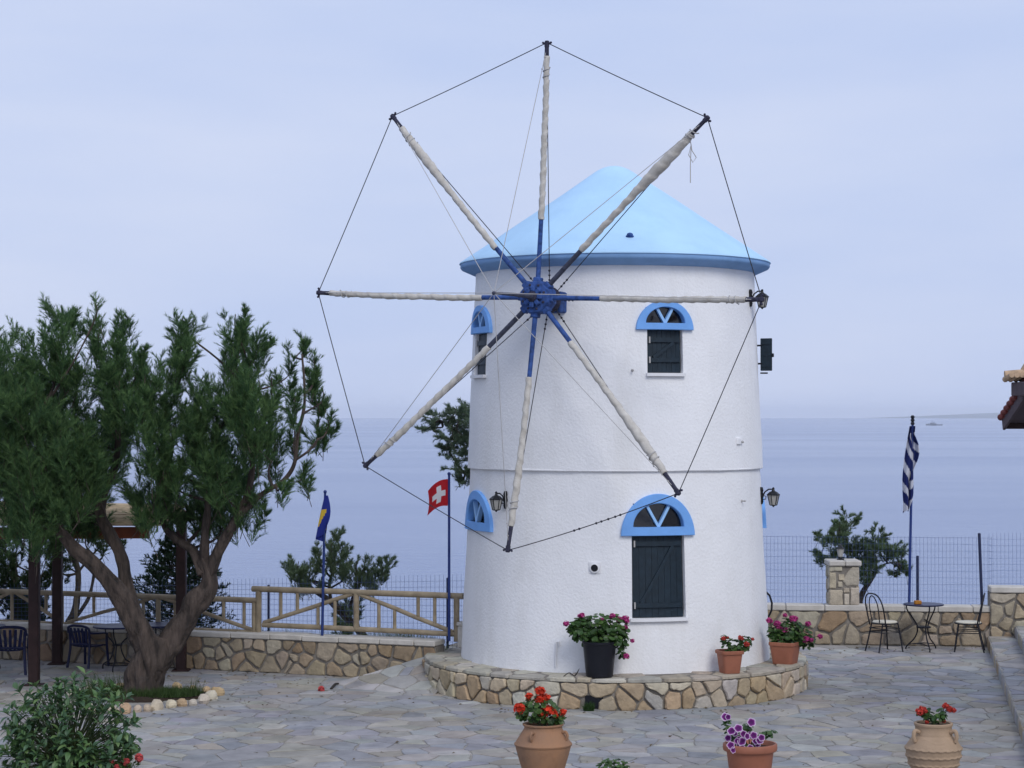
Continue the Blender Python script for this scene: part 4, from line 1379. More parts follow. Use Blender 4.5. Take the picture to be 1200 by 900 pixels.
p = G(13, 790); plastic_chair((p.x, p.y, 0), rad(10), 'navy plastic armchair with slatted back behind the front pergola post', .84)
p = G(103, 782); plastic_chair((p.x, p.y, 0), rad(-28), 'navy plastic armchair between the pergola post and the tree trunk', .76)
def scroll_table(px, py, label, h=.62, r=.33):
    p = G(px, py); L0 = Vector((p.x, p.y, 0))
    root = empty('garden_table', label, 'table', L0, 'tables under the pergola')
    mb = MB(); mb.lathe([(0, h - .012), (r, h - .012), (r + .006, h), (r, h + .012), (0, h + .012)], 32, L0); mb.build('table_top', 'navy_plastic', root)
    for k in range(3):
        a = k * 2 * math.pi / 3 + .5; e = Vector((math.cos(a), math.sin(a), 0)); q = Vector((-e.y, e.x, 0))
        mb = MB(); mb.tube(bez([L0 + e * .22 + Vector((0, 0, h - .01)), L0 + e * .2 + Vector((0, 0, .5)), L0 + e * .06 + Vector((0, 0, .36)), L0 + e * .12 + Vector((0, 0, .16)), L0 + e * .25 + Vector((0, 0, .08)), L0 + e * .26], 5), .010, 6); mb.build('leg', 'iron', root)
    mb = MB(); ring = [L0 + Vector((.17 * math.cos(t), .17 * math.sin(t), .09)) for t in [i * math.pi / 10 for i in range(21)]]; mb.tube(ring, .008, 6); mb.build('foot_ring', 'iron', root)
    mb = MB(); ring = [L0 + Vector((.065 * math.cos(t), .065 * math.sin(t), .36)) for t in [i * math.pi / 10 for i in range(21)]]; mb.tube(ring, .008, 6); mb.build('waist_ring', 'iron', root)
scroll_table(137, 786, 'round table with scrolled iron legs beside the tree trunk')
scroll_table(186, 784, 'round table standing behind the forked tree trunk')
scroll_table(-22, 786, 'round table at the navy armchair by the front pergola post')

# ================================================================== VEGETATION
def unit(a): return a / np.maximum(np.linalg.norm(a, axis=-1, keepdims=True), 1e-9)
def plume_tris(rg, base, dirs, Ls, ntw, nn, spread=.72, twl=.48, nl=.06, nw=.006, droop=.1, up=.25):
    n = len(base)
    t = rg.uniform(.03, 1, (n, ntw))
    st = base[:, None] + dirs[:, None] * (Ls[:, None] * t)[..., None]
    st[..., 2] -= droop * Ls[:, None] * t ** 2
    td = unit(dirs[:, None] * .8 + unit(rg.normal(size=(n, ntw, 3))) * spread + np.array([0, 0, up]))
    tl = twl * Ls[:, None] * (1 - .6 * t) * rg.uniform(.6, 1.2, (n, ntw))
    s = rg.uniform(0, 1, (n, ntw, nn))
    p = st[:, :, None] + td[:, :, None] * (tl[..., None] * s)[..., None]
    p[..., 2] -= .12 * (tl[..., None] * s) * s
    nd = unit(td[:, :, None] + unit(rg.normal(size=(n, ntw, nn, 3))) * .6)
    ln = nl * rg.uniform(.6, 1.3, (n, ntw, nn, 1))
    side = unit(np.cross(nd, rg.normal(size=nd.shape))) * (nw / 2)
    tri = np.stack([p - side, p + side, p + nd * ln], axis=-2).reshape(-1, 3, 3)
    return tri
def tam_tint(rg, n, per, lo=(.056, .125, .050), hi=(.175, .295, .105)):
    k = rg.uniform(0, 1, (n, 1)) ** 1.4
    c = np.array(lo) * (1 - k) + np.array(hi) * k
    c = np.repeat(c, per, axis=0) * rg.uniform(.75, 1.25, (n * per, 1))
    return c
def limb(mb, pts, D, n=12, rk=1.0, rough=.08, seed=0):
    """pts: (px, py, radius in px, extra depth)"""
    W3 = [P(p[0], p[1], D + (p[3] if len(p) > 3 else 0)) for p in pts]
    R3 = [p[2] * D / F * rk for p in pts]
    cp = bez(W3, 6); cr = []
    for i in range(len(pts) - 1):
        for k in range(6): cr.append(R3[i] + (R3[i + 1] - R3[i]) * k / 6)
    cr.append(R3[-1])
    rf = []
    for i, (c, r) in enumerate(zip(cp, cr)):
        def f(th, c=c, r=r): return r * (1 + .05 * math.sin(5 * th + seed + c.z * 2.5) + .07 * noise.noise(Vector((math.cos(th) * 5, math.sin(th) * 5, c.z * 2.2 + seed))) + rough * 2 * noise.noise(Vector((math.cos(th) * 1.3 + seed, math.sin(th) * 1.3, c.z * 3.5))) + rough * noise.noise(Vector((math.cos(th) * 3, math.sin(th) * 3 + seed, c.z * 7))))
        rf.append(f)
    mb.tube(cp, rf, n)
    return cp
def tamarisk(name, label, D, limbs, clumps, seed, dens, dd=.7, bark='bark', group=None, lo=None, hi=None, L=(.45, .95), lean=.5, nl=.06, nw=.0065, base_pt=None, twigs=14, nn=20, updir=1.0, cscale=1.0, droop=.1, grow=1.0):
    rg = np.random.default_rng(seed); rng = random.Random(seed)
    b = base_pt or P(limbs[0][0][0], limbs[0][0][1], D)
    root = empty(name, label, 'tree', b, group)
    mb = MB(); nodes = []
    for i, l in enumerate(limbs):
        cp = limb(mb, l, D, 36 if i == 0 else 24, rk=1.0 if i == 0 else .77, rough=.17, seed=seed + i)
        if i > 0 or len(limbs) == 1: nodes += cp
    if not nodes: nodes = cp
    bases = []; dirs = []; Ls = []
    for (cx, cy, rx, ry, *ex) in clumps:
        dz = ex[0] if ex else rng.uniform(-dd, dd)
        rx *= grow; ry *= grow
        c = P(cx, cy, D + dz); k = (D + dz) / F
        near = min(nodes, key=lambda q: (q - (c - Vector((0, 0, ry * k * .9)))).length)
        mid = near.lerp(c, .55) + Vector((rng.uniform(-.1, .1), rng.uniform(-.1, .1), -.05))
        end = c + Vector((0, 0, ry * k * .7))
        rad0 = .008 + .006 * rng.random()
        mb.tube(bez([near, mid, c, end], 4), [rad0 * 1.5] * 4 + [rad0] * 4 + [rad0 * .6] * 5, 5)
        n = max(3, int(dens * rx * ry / 1000 * cscale))
        v = unit(rg.normal(size=(n, 3))) * rg.uniform(0, 1, (n, 1)) ** .45
        L_ = rg.uniform(*L, n) * min(1.0, .35 + (rx + ry) * k * .6)
        p = np.array(c)[None] + v * np.array([rx * k, min(.75, (rx + ry) * .5 * k * 1.1), ry * k])
        d = unit(v * np.array([lean, lean, .15]) + np.array([0, 0, updir]) + rg.normal(size=(n, 3)) * .22)
        p = p - d * (L_ * .62)[:, None]
        bases.append(p); dirs.append(d); Ls.append(L_)
        for q in range(0, n, 3):
            a = Vector(p[q]); e_ = a + Vector(d[q]) * L_[q] * .8
            mb.tube([a - Vector(d[q]) * .1, e_], [.005, .002], 4, cap=False)
    tr = mb.build('trunk', bark, root, smooth='all')
    B = np.concatenate(bases); Dn = np.concatenate(dirs); LL = np.concatenate(Ls)
    tri = plume_tris(rg, B, Dn, LL, twigs, nn, nl=nl, nw=nw, droop=droop)
    tint = tam_tint(rg, len(B) * twigs, nn, *( (lo, hi) if lo else ()))
    # clump-wise light and dark
    tag(tri_object('crown', tri, tint, 'needle', root), kind='stuff')
    return root

def main_tree():
    limbs = [
        [(168, 826, 27), (169, 808, 22.5), (172, 787, 20), (177, 766, 20), (181, 745, 15)],
        [(172, 812, 12, 0), (178, 776, 17, -.08), (165, 742, 18, -.12), (150, 714, 15.5, -.2), (128, 680, 12.5, -.3), (104, 656, 11, -.4), (84, 640, 9, -.5), (60, 600, 7, -.5), (45, 550, 5, -.4), (50, 480, 3.5, -.3)],
        [(166, 752, 10, -.1), (157, 724, 12.5, .0), (150, 692, 10.5, .1), (143, 655, 9.5, .15), (130, 628, 9, .2), (117, 602, 8, .2), (121, 577, 7, .2), (136, 540, 5, .2), (140, 480, 3.5, .2)],
        [(176, 812, 12, 0), (184, 778, 19, .05), (200, 752, 19, .05), (218, 727, 18, .05), (229, 707, 17, 0), (243, 690, 14, 0), (244, 674, 11, 0), (238, 655, 9, 0)],
        [(240, 672, 10, 0), (226, 646, 7, .1), (206, 632, 6, .2), (191, 608, 5, .2), (195, 570, 4, .2), (205, 500, 3, .2)],
        [(240, 662, 8, 0), (240, 630, 6.5, -.1), (243, 600, 5.5, -.1), (246, 555, 4, -.1), (255, 490, 3, -.1)],
        [(244, 676, 10, 0), (258, 642, 7.5, -.1), (275, 610, 6.5, -.2), (290, 580, 5, -.2), (296, 530, 4, -.2), (285, 450, 3, -.1)],
        [(276, 608, 5, -.2), (306, 580, 3.8, -.2), (332, 563, 3.2, -.2), (345, 542, 3, -.2), (349, 510, 2.6, -.2), (357, 470, 2, -.2), (354, 415, 1.4, -.2)],
        [(345, 540, 2.2, -.2), (362, 528, 1.7, -.2), (372, 515, 1.2, -.2)],
    ]
    cl = [(-25, 450, 50, 60), (-20, 540, 45, 55), (25, 440, 42, 55), (12, 500, 45, 50), (72, 378, 22, 30), (68, 420, 34, 40), (75, 475, 48, 50), (40, 545, 52, 50),
          (15, 590, 38, 38), (70, 590, 48, 40), (48, 625, 34, 22), (98, 540, 40, 45), (112, 372, 8, 24), (116, 405, 14, 34), (140, 400, 17, 30), (138, 445, 32, 45), (135, 500, 36, 42), (118, 560, 30, 36), (165, 430, 14, 34),
          (105, 610, 24, 24), (170, 470, 24, 44), (215, 388, 17, 26), (213, 425, 24, 34), (196, 475, 32, 45), (186, 530, 30, 42), (180, 575, 30, 30), (172, 605, 24, 22), (205, 600, 22, 22),
          (276, 385, 20, 24), (276, 425, 28, 38), (300, 410, 16, 32), (262, 475, 36, 45), (296, 485, 26, 45), (245, 535, 36, 40), (278, 545, 34, 38), (252, 585, 36, 34), (285, 595, 32, 28), (262, 615, 26, 16), (235, 610, 24, 20),
          (318, 470, 14, 40), (322, 530, 16, 30), (355, 408, 9, 20), (338, 440, 12, 22), (368, 440, 14, 26), (345, 480, 12, 22), (378, 470, 15, 22), (372, 510, 18, 18), (345, 515, 10, 16), (355, 560, 16, 14), (385, 500, 9, 12), (328, 572, 13, 14),
          (48, 560, 38, 36, -.95), (82, 585, 34, 32, -.9), (40, 612, 34, 24, -.95), (96, 550, 28, 34, -.8), (70, 520, 34, 36, -.9), (30, 480, 34, 36, -.9), (140, 470, 22, 34, -.6), (200, 560, 24, 30, -.6), (255, 560, 28, 30, -.7), (232, 500, 24, 34, -.6), (300, 520, 20, 34, -.7), (285, 470, 20, 30, -.7)]
    tamarisk('tamarisk_tree', 'large forked tamarisk with feathery dark crown growing in the stone-edged bed', BED.y, limbs, cl, 4, 20, dd=.75, L=(.45, .95), lean=.6, base_pt=BED, twigs=24, nn=34, nw=.0058, nl=.058)
main_tree()
tamarisk('tamarisk_tree', 'small tamarisk with bent trunk beyond the railing beside the drooping blue flag', 31.2,
         [[(437, 790, 5), (430, 752, 4.5), (405, 722, 4), (385, 703, 3.2), (366, 690, 2.4), (355, 676, 1.8)], [(388, 706, 2.6), (386, 684, 2.2), (392, 662, 1.5), (392, 640, 1)], [(408, 724, 2.5), (412, 705, 2.2), (418, 688, 1.6), (430, 674, 1.2)], [(386, 690, 1.6), (398, 683, 1.2)]],
         [(350, 672, 13, 14), (364, 680, 14, 14), (342, 665, 7, 9), (392, 634, 8, 12), (388, 655, 15, 18), (402, 668, 10, 12), (372, 648, 6, 6), (418, 674, 18, 16), (435, 680, 14, 10), (447, 668, 9, 10), (452, 664, 6, 10), (410, 722, 11, 18), (405, 735, 10, 14)],
         21, 44, grow=1.45, dd=.35, bark='bark_dark', L=(.28, .5), lean=.9, nn=24, twigs=16, lo=(.10, .155, .08), hi=(.22, .29, .15), nw=.0058, nl=.055)
tamarisk('tamarisk_tree', 'tall tamarisk half hidden behind the mill with sprays reaching past its wall', 33.5,
         [[(612, 800, 9), (605, 700, 8), (596, 600, 7), (588, 540, 5), (570, 500, 3)], [(596, 610, 5), (570, 560, 4), (552, 525, 3), (535, 505, 2), (515, 492, 1.2)], [(580, 575, 3), (560, 562, 2), (545, 556, 1.2)]],
         [(548, 482, 10, 8), (533, 484, 12, 6), (515, 489, 14, 6), (508, 500, 8, 5), (538, 497, 14, 8), (530, 512, 12, 8), (547, 512, 10, 8), (525, 526, 11, 9), (545, 530, 12, 8), (535, 545, 8, 8), (548, 556, 10, 8), (540, 562, 7, 6), (495, 504, 3, 2), (575, 500, 22, 25), (580, 545, 24, 25)],
         22, 60, grow=1.45, dd=.35, bark='bark_dark', L=(.3, .5), lean=1.2, updir=.35, nn=24, twigs=16, lo=(.10, .155, .10), hi=(.21, .28, .17), nw=.0058, nl=.055)
tamarisk('tamarisk_tree', 'small leaning tamarisk beyond the wire fence behind the stone pillar', 33.4,
         [[(1004, 760, 4), (1007, 712, 3.4), (1011, 695, 3), (1020, 680, 2.6), (1026, 668, 2.2), (1024, 650, 1.6)], [(1020, 680, 2), (1004, 655, 1.6), (993, 635, 1.3), (990, 615, .9)], [(1024, 668, 1.6), (1040, 660, 1.2), (1052, 660, .8)]],
         [(992, 610, 9, 9), (1003, 608, 4, 6), (984, 622, 12, 9), (970, 630, 12, 7), (958, 629, 6, 3), (990, 638, 12, 9), (964, 650, 8, 6), (978, 655, 14, 8), (1000, 648, 9, 9), (1013, 648, 12, 12), (1030, 628, 8, 10), (1026, 640, 10, 10), (1040, 645, 10, 10), (1050, 650, 9, 8), (1057, 660, 7, 8), (1048, 668, 8, 6), (1018, 665, 12, 9), (1015, 678, 8, 6), (1062, 672, 4, 4)],
         23, 70, grow=1.45, dd=.35, bark='bark_dark', L=(.24, .42), lean=1.0, updir=.6, nn=24, twigs=16, lo=(.10, .16, .08), hi=(.21, .285, .14), nw=.0058, nl=.055)
tamarisk('tamarisk_tree', 'dark tamarisk crowding the railing behind the front pergola post', 31.8,
         [[(15, 800, 7), (18, 745, 6), (20, 700, 5), (15, 660, 3)], [(18, 720, 4), (35, 690, 3), (45, 660, 2)]],
         [(-15, 690, 26, 32), (10, 668, 24, 26), (35, 690, 22, 28), (15, 720, 26, 24), (-10, 650, 20, 18), (40, 725, 14, 20), (5, 642, 14, 14)],
         24, 26, grow=1.15, dd=.4, bark='bark_dark', L=(.3, .55), lean=.8, nn=24, twigs=16, lo=(.022, .045, .018), hi=(.05, .085, .03), nw=.009)
tamarisk('tamarisk_tree', 'twiggy tamarisk between the two back pergola posts', 31.6,
         [[(70, 800, 5), (76, 740, 4.5), (88, 715, 4), (91, 690, 3.4), (91, 665, 3), (84, 645, 2)], [(78, 735, 3.4), (95, 715, 3), (106, 695, 2.4), (112, 660, 1.8)], [(91, 672, 2), (104, 655, 1.6), (118, 640, 1.2)]],
         [(60, 655, 16, 18), (80, 640, 18, 18), (100, 625, 18, 14), (120, 640, 16, 14), (135, 632, 14, 10), (70, 668, 14, 12)],
         25, 24, grow=1.35, dd=.3, bark='bark_dark', L=(.28, .5), lean=.9, nn=16, twigs=11, lo=(.022, .045, .018), hi=(.055, .09, .03), nw=.009)

def pine():
    rg = np.random.default_rng(31); rng = random.Random(31)
    D = 33.0; t = P(207, 622, D); b = Vector((t.x + .02, D, -2.6))
    root = empty('pine_tree', 'dense dark conical pine beyond the railing beside the back pergola post', 'tree', b)
    mb = MB(); mb.tube([b, t - Vector((0, 0, .1))], [.10, .015], 8)
    bases = []; dirs = []; Ls = []
    hgt = 2.05
    for i in range(150):
        s = (i + rng.random()) / 150
        z = t.z - .05 - s * hgt
        L_ = (.10 + .66 * min(1, s * 1.9)) * rng.uniform(.75, 1.1)
        a = i * 2.399
        d = Vector((math.cos(a), math.sin(a), .38 - .25 * s)).normalized()
        p = Vector((t.x, D, z))
        mb.tube([p, p + d * L_ * .9], [.012, .003], 4, cap=False)
        for q in range(4):
            bases.append(p + d * L_ * (.25 + .2 * q)); dirs.append((d + Vector((rng.uniform(-.5, .5), rng.uniform(-.5, .5), rng.uniform(.0, .6)))).normalized()); Ls.append(L_ * .42)
    mb.build('trunk', 'bark_dark', root)
    tri = plume_tris(rg, np.array(bases), np.array(dirs), np.array(Ls), 8, 24, spread=.7, twl=.55, nl=.045, nw=.009, droop=.05)
    tag(tri_object('crown', tri, tam_tint(rg, len(bases) * 8, 24, (.012, .030, .016), (.032, .060, .026)), 'needle', root), kind='stuff')
pine()

# grass and weeds (nobody could count them)
def blades(name, label, spots, seed, lo, hi, h=(.05, .16), w_=.006, parent=None):
    rg = np.random.default_rng(seed)
    P0 = []
    for (c, rx, ry, n, *hh) in spots:
        k = hh[0] if hh else 1.0
        a = rg.uniform(0, 2 * np.pi, n); r = np.sqrt(rg.uniform(0, 1, n))
        x = c[0] + rx * r * np.cos(a); y = c[1] + ry * r * np.sin(a)
        P0.append(np.c_[x, y, np.full(n, c[2]), np.full(n, k)])
    P0 = np.concatenate(P0); n = len(P0); k = P0[:, 3:4]; P0 = P0[:, :3]
    d = unit(rg.normal(size=(n, 3)) * np.array([.35, .35, .1]) + np.array([0, 0, 1]))
    side = unit(np.cross(d, rg.normal(size=(n, 3)))) * w_ / 2
    tip = P0 + d * rg.uniform(*h, (n, 1)) * k
    tri = np.stack([P0 - side, P0 + side, tip], 1)
    kk = rg.uniform(0, 1, (n, 1)); tint = np.array(lo) * (1 - kk) + np.array(hi) * kk
    o = tri_object(name, tri, tint, 'needle', parent)
    return tag(o, label, None if parent else 'grass', kind='stuff')
# the planted bed round the tree
def tree_bed():
    root = empty('tree_bed', 'planting bed edged with pale boulders around the tamarisk trunk', 'flower bed', BED)
    mb = MB(); mb.lathe([(0.0, .075), (.55, .07), (.78, .04), (.86, -.01)], 32, BED + Vector((.05, 0, 0)), Matrix.Diagonal((1.06, .62, 1)).to_3x3()); mb.build('soil', 'soil', root, smooth='all')
    rng = random.Random(6)
    pts = [(105, 838), (119, 839), (133, 839.5), (147, 838.5), (161, 837), (173, 836), (184, 834.5), (201, 832), (213, 830.5), (226, 829.5), (239, 827), (248, 822)]
    for i, (x, y) in enumerate(pts):
        p = G(x, y - 2); sz = rng.uniform(.055, .085)
        mb = MB(); mb.ball((p.x, p.y, sz * .62), (sz * 1.15, sz * .9, sz), 9, 6, rot('Z', rng.uniform(0, 3)), .13, rng, col=pick([(.52, .44, .33), (.50, .36, .22), (.56, .50, .41), (.55, .48, .37)], rng))
        mb.build('edging_stone', 'stone', root)
    for i in range(12):
        a = math.pi * (.05 + i / 12); p = BED + Vector((.05 + .95 * math.cos(a), .53 * math.sin(a), 0)); sz = rng.uniform(.055, .08)
        mb = MB(); mb.ball((p.x, p.y, sz * .62), (sz * 1.1, sz * .9, sz), 9, 6, rot('Z', rng.uniform(0, 3)), .13, rng, col=pick([(.52, .44, .33), (.50, .36, .22), (.56, .50, .41)], rng))
        mb.build('edging_stone', 'stone', root)
    blades('grass', None, [((BED.x + .35, BED.y - .18, .05), .45, .26, 2600), ((BED.x - .2, BED.y - .15, .05), .6, .3, 1500, .9), ((BED.x + .72, BED.y, .03), .1, .15, 60, 2.2), ((BED.x - .45, BED.y + .1, .05), .3, .3, 300, 2.2)], 2, (.035, .075, .018), (.10, .16, .05), (.05, .14), .008, root)
tree_bed()
blades('weeds', 'green weeds and dry stalks growing behind the left wall coping',
       [((*V(px, 745, *off(*LW, .42))[:2], .36), .22, .06, n, k) for px, n, k in ((265, 160, 1.6), (300, 120, 1.4), (340, 240, 1.3), (365, 160, 1.2), (400, 260, 1.3), (425, 240, 1.4), (450, 420, 1.5), (470, 460, 1.7), (490, 300, 1.5), (505, 150, 1.4))], 12, (.05, .10, .03), (.22, .27, .13), (.08, .2), .011)
blades('dry_stalks', 'thin dry stalks standing in front of the sea behind the railing',
       [((*V(px, 745, *off(*LW, .7))[:2], -.1), .25, .05, n, k) for px, n, k in ((150, 40, 1), (100, 30, 1), (200, 30, 1), (262, 50, 1.15), (292, 40, 1.2), (340, 40, 1.0), (405, 30, 1.1), (470, 35, 1.15), (500, 20, 1.1))], 13, (.06, .08, .05), (.16, .16, .10), (.5, .95), .006)
p = G(690, 834); tag(blades('weed', 'small green weed at the foot of the round plinth', [((p.x, p.y - .02, 0), .06, .03, 300)], 14, (.03, .08, .02), (.07, .14, .04), (.05, .15), .012), cat='weed')

# ------------------------------------------------------------------ pots and plants
def leaf_disc(mb, c, n, r, rng, col):
    R = n.to_track_quat('Z', 'Y').to_matrix() @ rot('Z', rng.uniform(0, 6))
    vs = [c]; k = 7
    for i in range(k):
        a = 2 * math.pi * i / k; rr = r * rng.uniform(.82, 1.1)
        vs.append(c + R @ Vector((rr * math.cos(a), rr * math.sin(a), r * rng.uniform(.1, .35))))
    mb.add(vs, [(0, i + 1, (i + 1) % k + 1) for i in range(k)], col=col)
HEADS = {}
def head_mesh(key, col, rng):
    if key not in HEADS:
        mb = MB(); k = random.Random(len(HEADS) + 1)
        vs = []; fs = []; cs = []
        for i in range(46):
            n = Vector((k.gauss(0, 1), k.gauss(0, 1), k.gauss(.25, 1))).normalized()
            c = n * k.uniform(.62, 1.0); t = n.orthogonal().normalized(); b = n.cross(t); s_ = k.uniform(.26, .42); a0 = k.uniform(0, 6)
            o = len(vs); vs.append(c * .92)
            for q in range(5):
                a = a0 + q * 1.2566; vs.append(c + (t * math.cos(a) + b * math.sin(a)) * s_ + n * .08)
            fs += [(o, o + 1 + q, o + 1 + (q + 1) % 5) for q in range(5)]
            kk = k.uniform(.6, 1.15); cs += [tuple(x * kk for x in col)] * 6
        mb.v = vs; mb.f = fs; mb.c = cs; mb.m = [0] * len(fs)
        mb.ball((0, 0, 0), .72, 8, 6, col=tuple(x * .55 for x in col))
        o = mb.build('flower_head', 'petal'); HEADS[key] = o.data; bpy.data.objects.remove(o)
    return HEADS[key]
def put(name, me, c, s, parent, R=None):
    o = bpy.data.objects.new(name, me); COL.objects.link(o); o.parent = parent
    o.matrix_parent_inverse = PINV.get(parent.name, Matrix())
    R = (R or Matrix.Identity(3)).to_4x4()
    o.matrix_basis = Matrix.Translation(Vector(c)) @ R @ Matrix.Diagonal((*((s,) * 3 if not hasattr(s, '__len__') else s), 1))
    return o
GREEN = [(.045, .10, .022), (.06, .13, .03), (.035, .085, .02), (.08, .15, .035), (.05, .11, .03)]
def geranium(label, base, lumps, heads, col, seed, lr=.03, nleaf=150, key=None, hs=.04, cat='flower'):
    """lumps: (px, py, rx px, ry px) of foliage; heads: (px, py[, scale]) of blooms, both at the pot's depth"""
    rng = random.Random(seed); D = base.y
    root = empty('geranium', label, 'plant', base)
    k = D / F
    st = MB(); mb = MB()
    tot = sum(l[2] * l[3] for l in lumps)
    for (cx, cy, rx, ry) in lumps:
        rx *= 1.2; ry *= 1.2
        c = P(cx, cy, D); n = max(6, int(nleaf * rx * ry / tot))
        st.tube(bez([base + Vector((rng.uniform(-.04, .04), rng.uniform(-.04, .04), -.03)), base.lerp(c, .5) + Vector((0, 0, .03)), c], 4), [.007] * 4 + [.005] * 5, 5)
        for i in range(n):
            v = Vector((rng.gauss(0, 1), rng.gauss(0, 1), rng.gauss(0, 1))).normalized() * rng.uniform(.35, 1) ** .5
            p = c + Vector((v.x * rx * k, v.y * rx * k * .8, v.z * ry * k))
            nn_ = (v * .7 + Vector((rng.uniform(-.4, .4), rng.uniform(-.6, .1), .8))).normalized()
            leaf_disc(mb, p, nn_, lr * rng.uniform(.7, 1.25), rng, pick(GREEN, rng, .25))
    for h in heads:
        c = P(h[0], h[1], D + rng.uniform(-.10, .0))
        near = min(lumps, key=lambda l: abs(l[0] - h[0]) + abs(l[1] - h[1])); q = P(near[0], near[1], D)
        st.tube(bez([q, q.lerp(c, .6) + Vector((0, 0, .02)), c], 4), .004, 5)
        s = 1.3 * hs * (h[2] if len(h) > 2 else 1)
        put('flower_head', head_mesh(key or str(col), col, rng), c, (s, s, s * .85), root, rot('Z', rng.uniform(0, 6)) @ rot('X', rng.uniform(-.4, .4)))
    st.build('stem', 'leaf', root).data.color_attributes
    tag(mb.build('foliage', 'leaf', root), kind='stuff')
    return root
def stem_fix():
    for me in bpy.data.meshes:
        if me.name.startswith('stem') and 'tint' not in me.color_attributes:
            at = me.color_attributes.new('tint', 'FLOAT_COLOR', 'POINT'); at.data.foreach_set('color', [.06, .09, .03, 1] * len(me.vertices))
RED, PINK, SALMON = (.88, .075, .03), (.62, .075, .30), (.70, .09, .07)

def pots():
    # big smooth jar
    c = Vector((P(636.5, 900, 20).x, 20.0, 0))
    jar = empty('terracotta_jar', 'round shouldered brown terracotta jar with two small handles', 'jar', c)
    prof = [(.15, 0), (.165, .01), (.20, .10), (.245, .25), (.268, .335), (.270, .352), (.281, .362), (.283, .376), (.268, .392), (.25, .42), (.20, .50), (.185, .525), (.185, .545), (.20, .555), (.202, .568), (.19, .572), (.17, .565), (.165, .52), (0, .515)]
    mb = MB(); mb.lathe(prof, 48, c); mb.build('body', 'terracotta_brown', jar, smooth=True)
    mb = MB(); mb.lathe([(.0, .537), (.10, .536), (.168, .53)], 24, c); mb.build('soil', 'soil', jar)
    for a in (rad(-118), rad(-28)):
        e = Vector((math.cos(a), math.sin(a), 0)); q = Vector((-e.y, e.x, 0))
        mb = MB(); mb.tube(bez([c + e * .205 + Vector((0, 0, .495)), c + e * .245 + Vector((0, 0, .505)), c + e * .265 + Vector((0, 0, .465)), c + e * .242 + Vector((0, 0, .425))], 5), .014, 8); mb.build('handle', 'terracotta_brown', jar, smooth=True)
    geranium('bright red geranium blooming in the smooth brown jar', c + Vector((0, 0, .54)), [(625, 833, 17, 10), (645, 838, 17, 9), (634, 826, 18, 9), (652, 842, 9, 6), (612, 838, 6, 7)],
             [(610, 831, 1.25), (614, 835, .9), (620, 816, .8), (633, 810, 1.0), (632, 820, .9), (639, 819, 1.1), (636, 836, 1.15), (643, 833, 1.15), (649, 835, .8), (652, 839, .7), (660, 835, .75), (607, 828, .7)], RED, 51, nleaf=230, lr=.028, hs=.040, key='red')
    # ribbed jar
    c = Vector((P(1094, 900, 20).x, 20.0, 0))
    jar = empty('ribbed_jar', 'pale ribbed terracotta jar with wavy bands', 'jar', c)
    prof = [(.15, 0)]
    for i in range(1, 41):
        z = .46 * i / 40
        r = .15 + .118 * math.sin(min(1, z / .34) * math.pi / 2) if z < .34 else .268 - .085 * ((z - .34) / .12) ** 1.3
        prof.append((r, z))
    prof += [(.182, .475), (.176, .50), (.176, .54), (.186, .555), (.187, .575), (.178, .582), (.16, .575), (.155, .53), (0, .525)]
    def wob(r, z, th, i):
        for b in (.10, .18, .26, .335):
            d = z - b - .006 * math.sin(th * 22)
            r += .013 * math.exp(-(d / .010) ** 2)
        if .38 < z < .46: r += .004 * math.exp(-((z - .42 - .018 * math.sin(th * 5)) / .006) ** 2)
        return r, z
    fine = []
    for (p0, p1) in zip(prof[:-1], prof[1:]):
        fine.append(p0)
        if p1[1] - p0[1] > .008: fine.append(((p0[0] + p1[0]) / 2, (p0[1] + p1[1]) / 2))
    fine.append(prof[-1])
    mb = MB(); mb.lathe(fine, 96, c, wob=wob); mb.build('body', 'terracotta_pale', jar, smooth=True)
    mb = MB(); mb.lathe([(0, .555), (.157, .55)], 24, c); mb.build('soil', 'soil', jar)
    for a in (rad(-40), rad(-150)):
        e = Vector((math.cos(a), math.sin(a), 0))
        mb = MB(); mb.tube(bez([c + e * .18 + Vector((0, 0, .50)), c + e * .235 + Vector((0, 0, .515)), c + e * .25 + Vector((0, 0, .46)), c + e * .235 + Vector((0, 0, .41))], 5), .02, 8); mb.build('handle', 'terracotta_pale', jar, smooth=True)
    geranium('sparse coral red geranium in the ribbed pale jar', c + Vector((0, 0, .55)), [(1088, 838, 6, 7), (1098, 842, 9, 5), (1104, 838, 5, 6), (1080, 836, 4, 4)], [(1078, 834, 1.0), (1081, 831, .9), (1084, 833, .6), (1108, 827, .8), (1113, 831, .85), (1117, 832, .7), (1086, 846, .5), (1106, 845, .5)], (.72, .085, .06), 52, nleaf=60, lr=.024, hs=.033, key='coral')
    # wide flower pot with purple blooms
    c = Vector((P(879, 900, 19.4).x, 19.4, 0))
    pot = empty('flower_pot', 'wide terracotta plastic pot with thick rim in front of the plinth', 'pot', c)
    prof = [(.16, 0), (.17, .005), (.222, .40), (.225, .405), (.25, .408), (.256, .42), (.256, .465), (.248, .475), (.232, .475), (.225, .46), (.215, .42), (0, .415)]
    mb = MB(); mb.lathe(prof, 48, c, wob=lambda r, z, th, i: (r + (.0025 * math.sin(th * 36) if .01 < z < .39 else 0), z)); mb.build('body', 'plastic_brick', pot, smooth=True)
    mb = MB(); mb.lathe([(0, .435), (.217, .43)], 24, c); mb.build('soil', 'soil', pot)
    rng = random.Random(61)
    pl = empty('pelargonium', 'purple pelargonium with white edged petals spilling over the wide pot', 'plant', c + Vector((0, 0, .43)))
    st = MB(); fo = MB(); D = 19.35
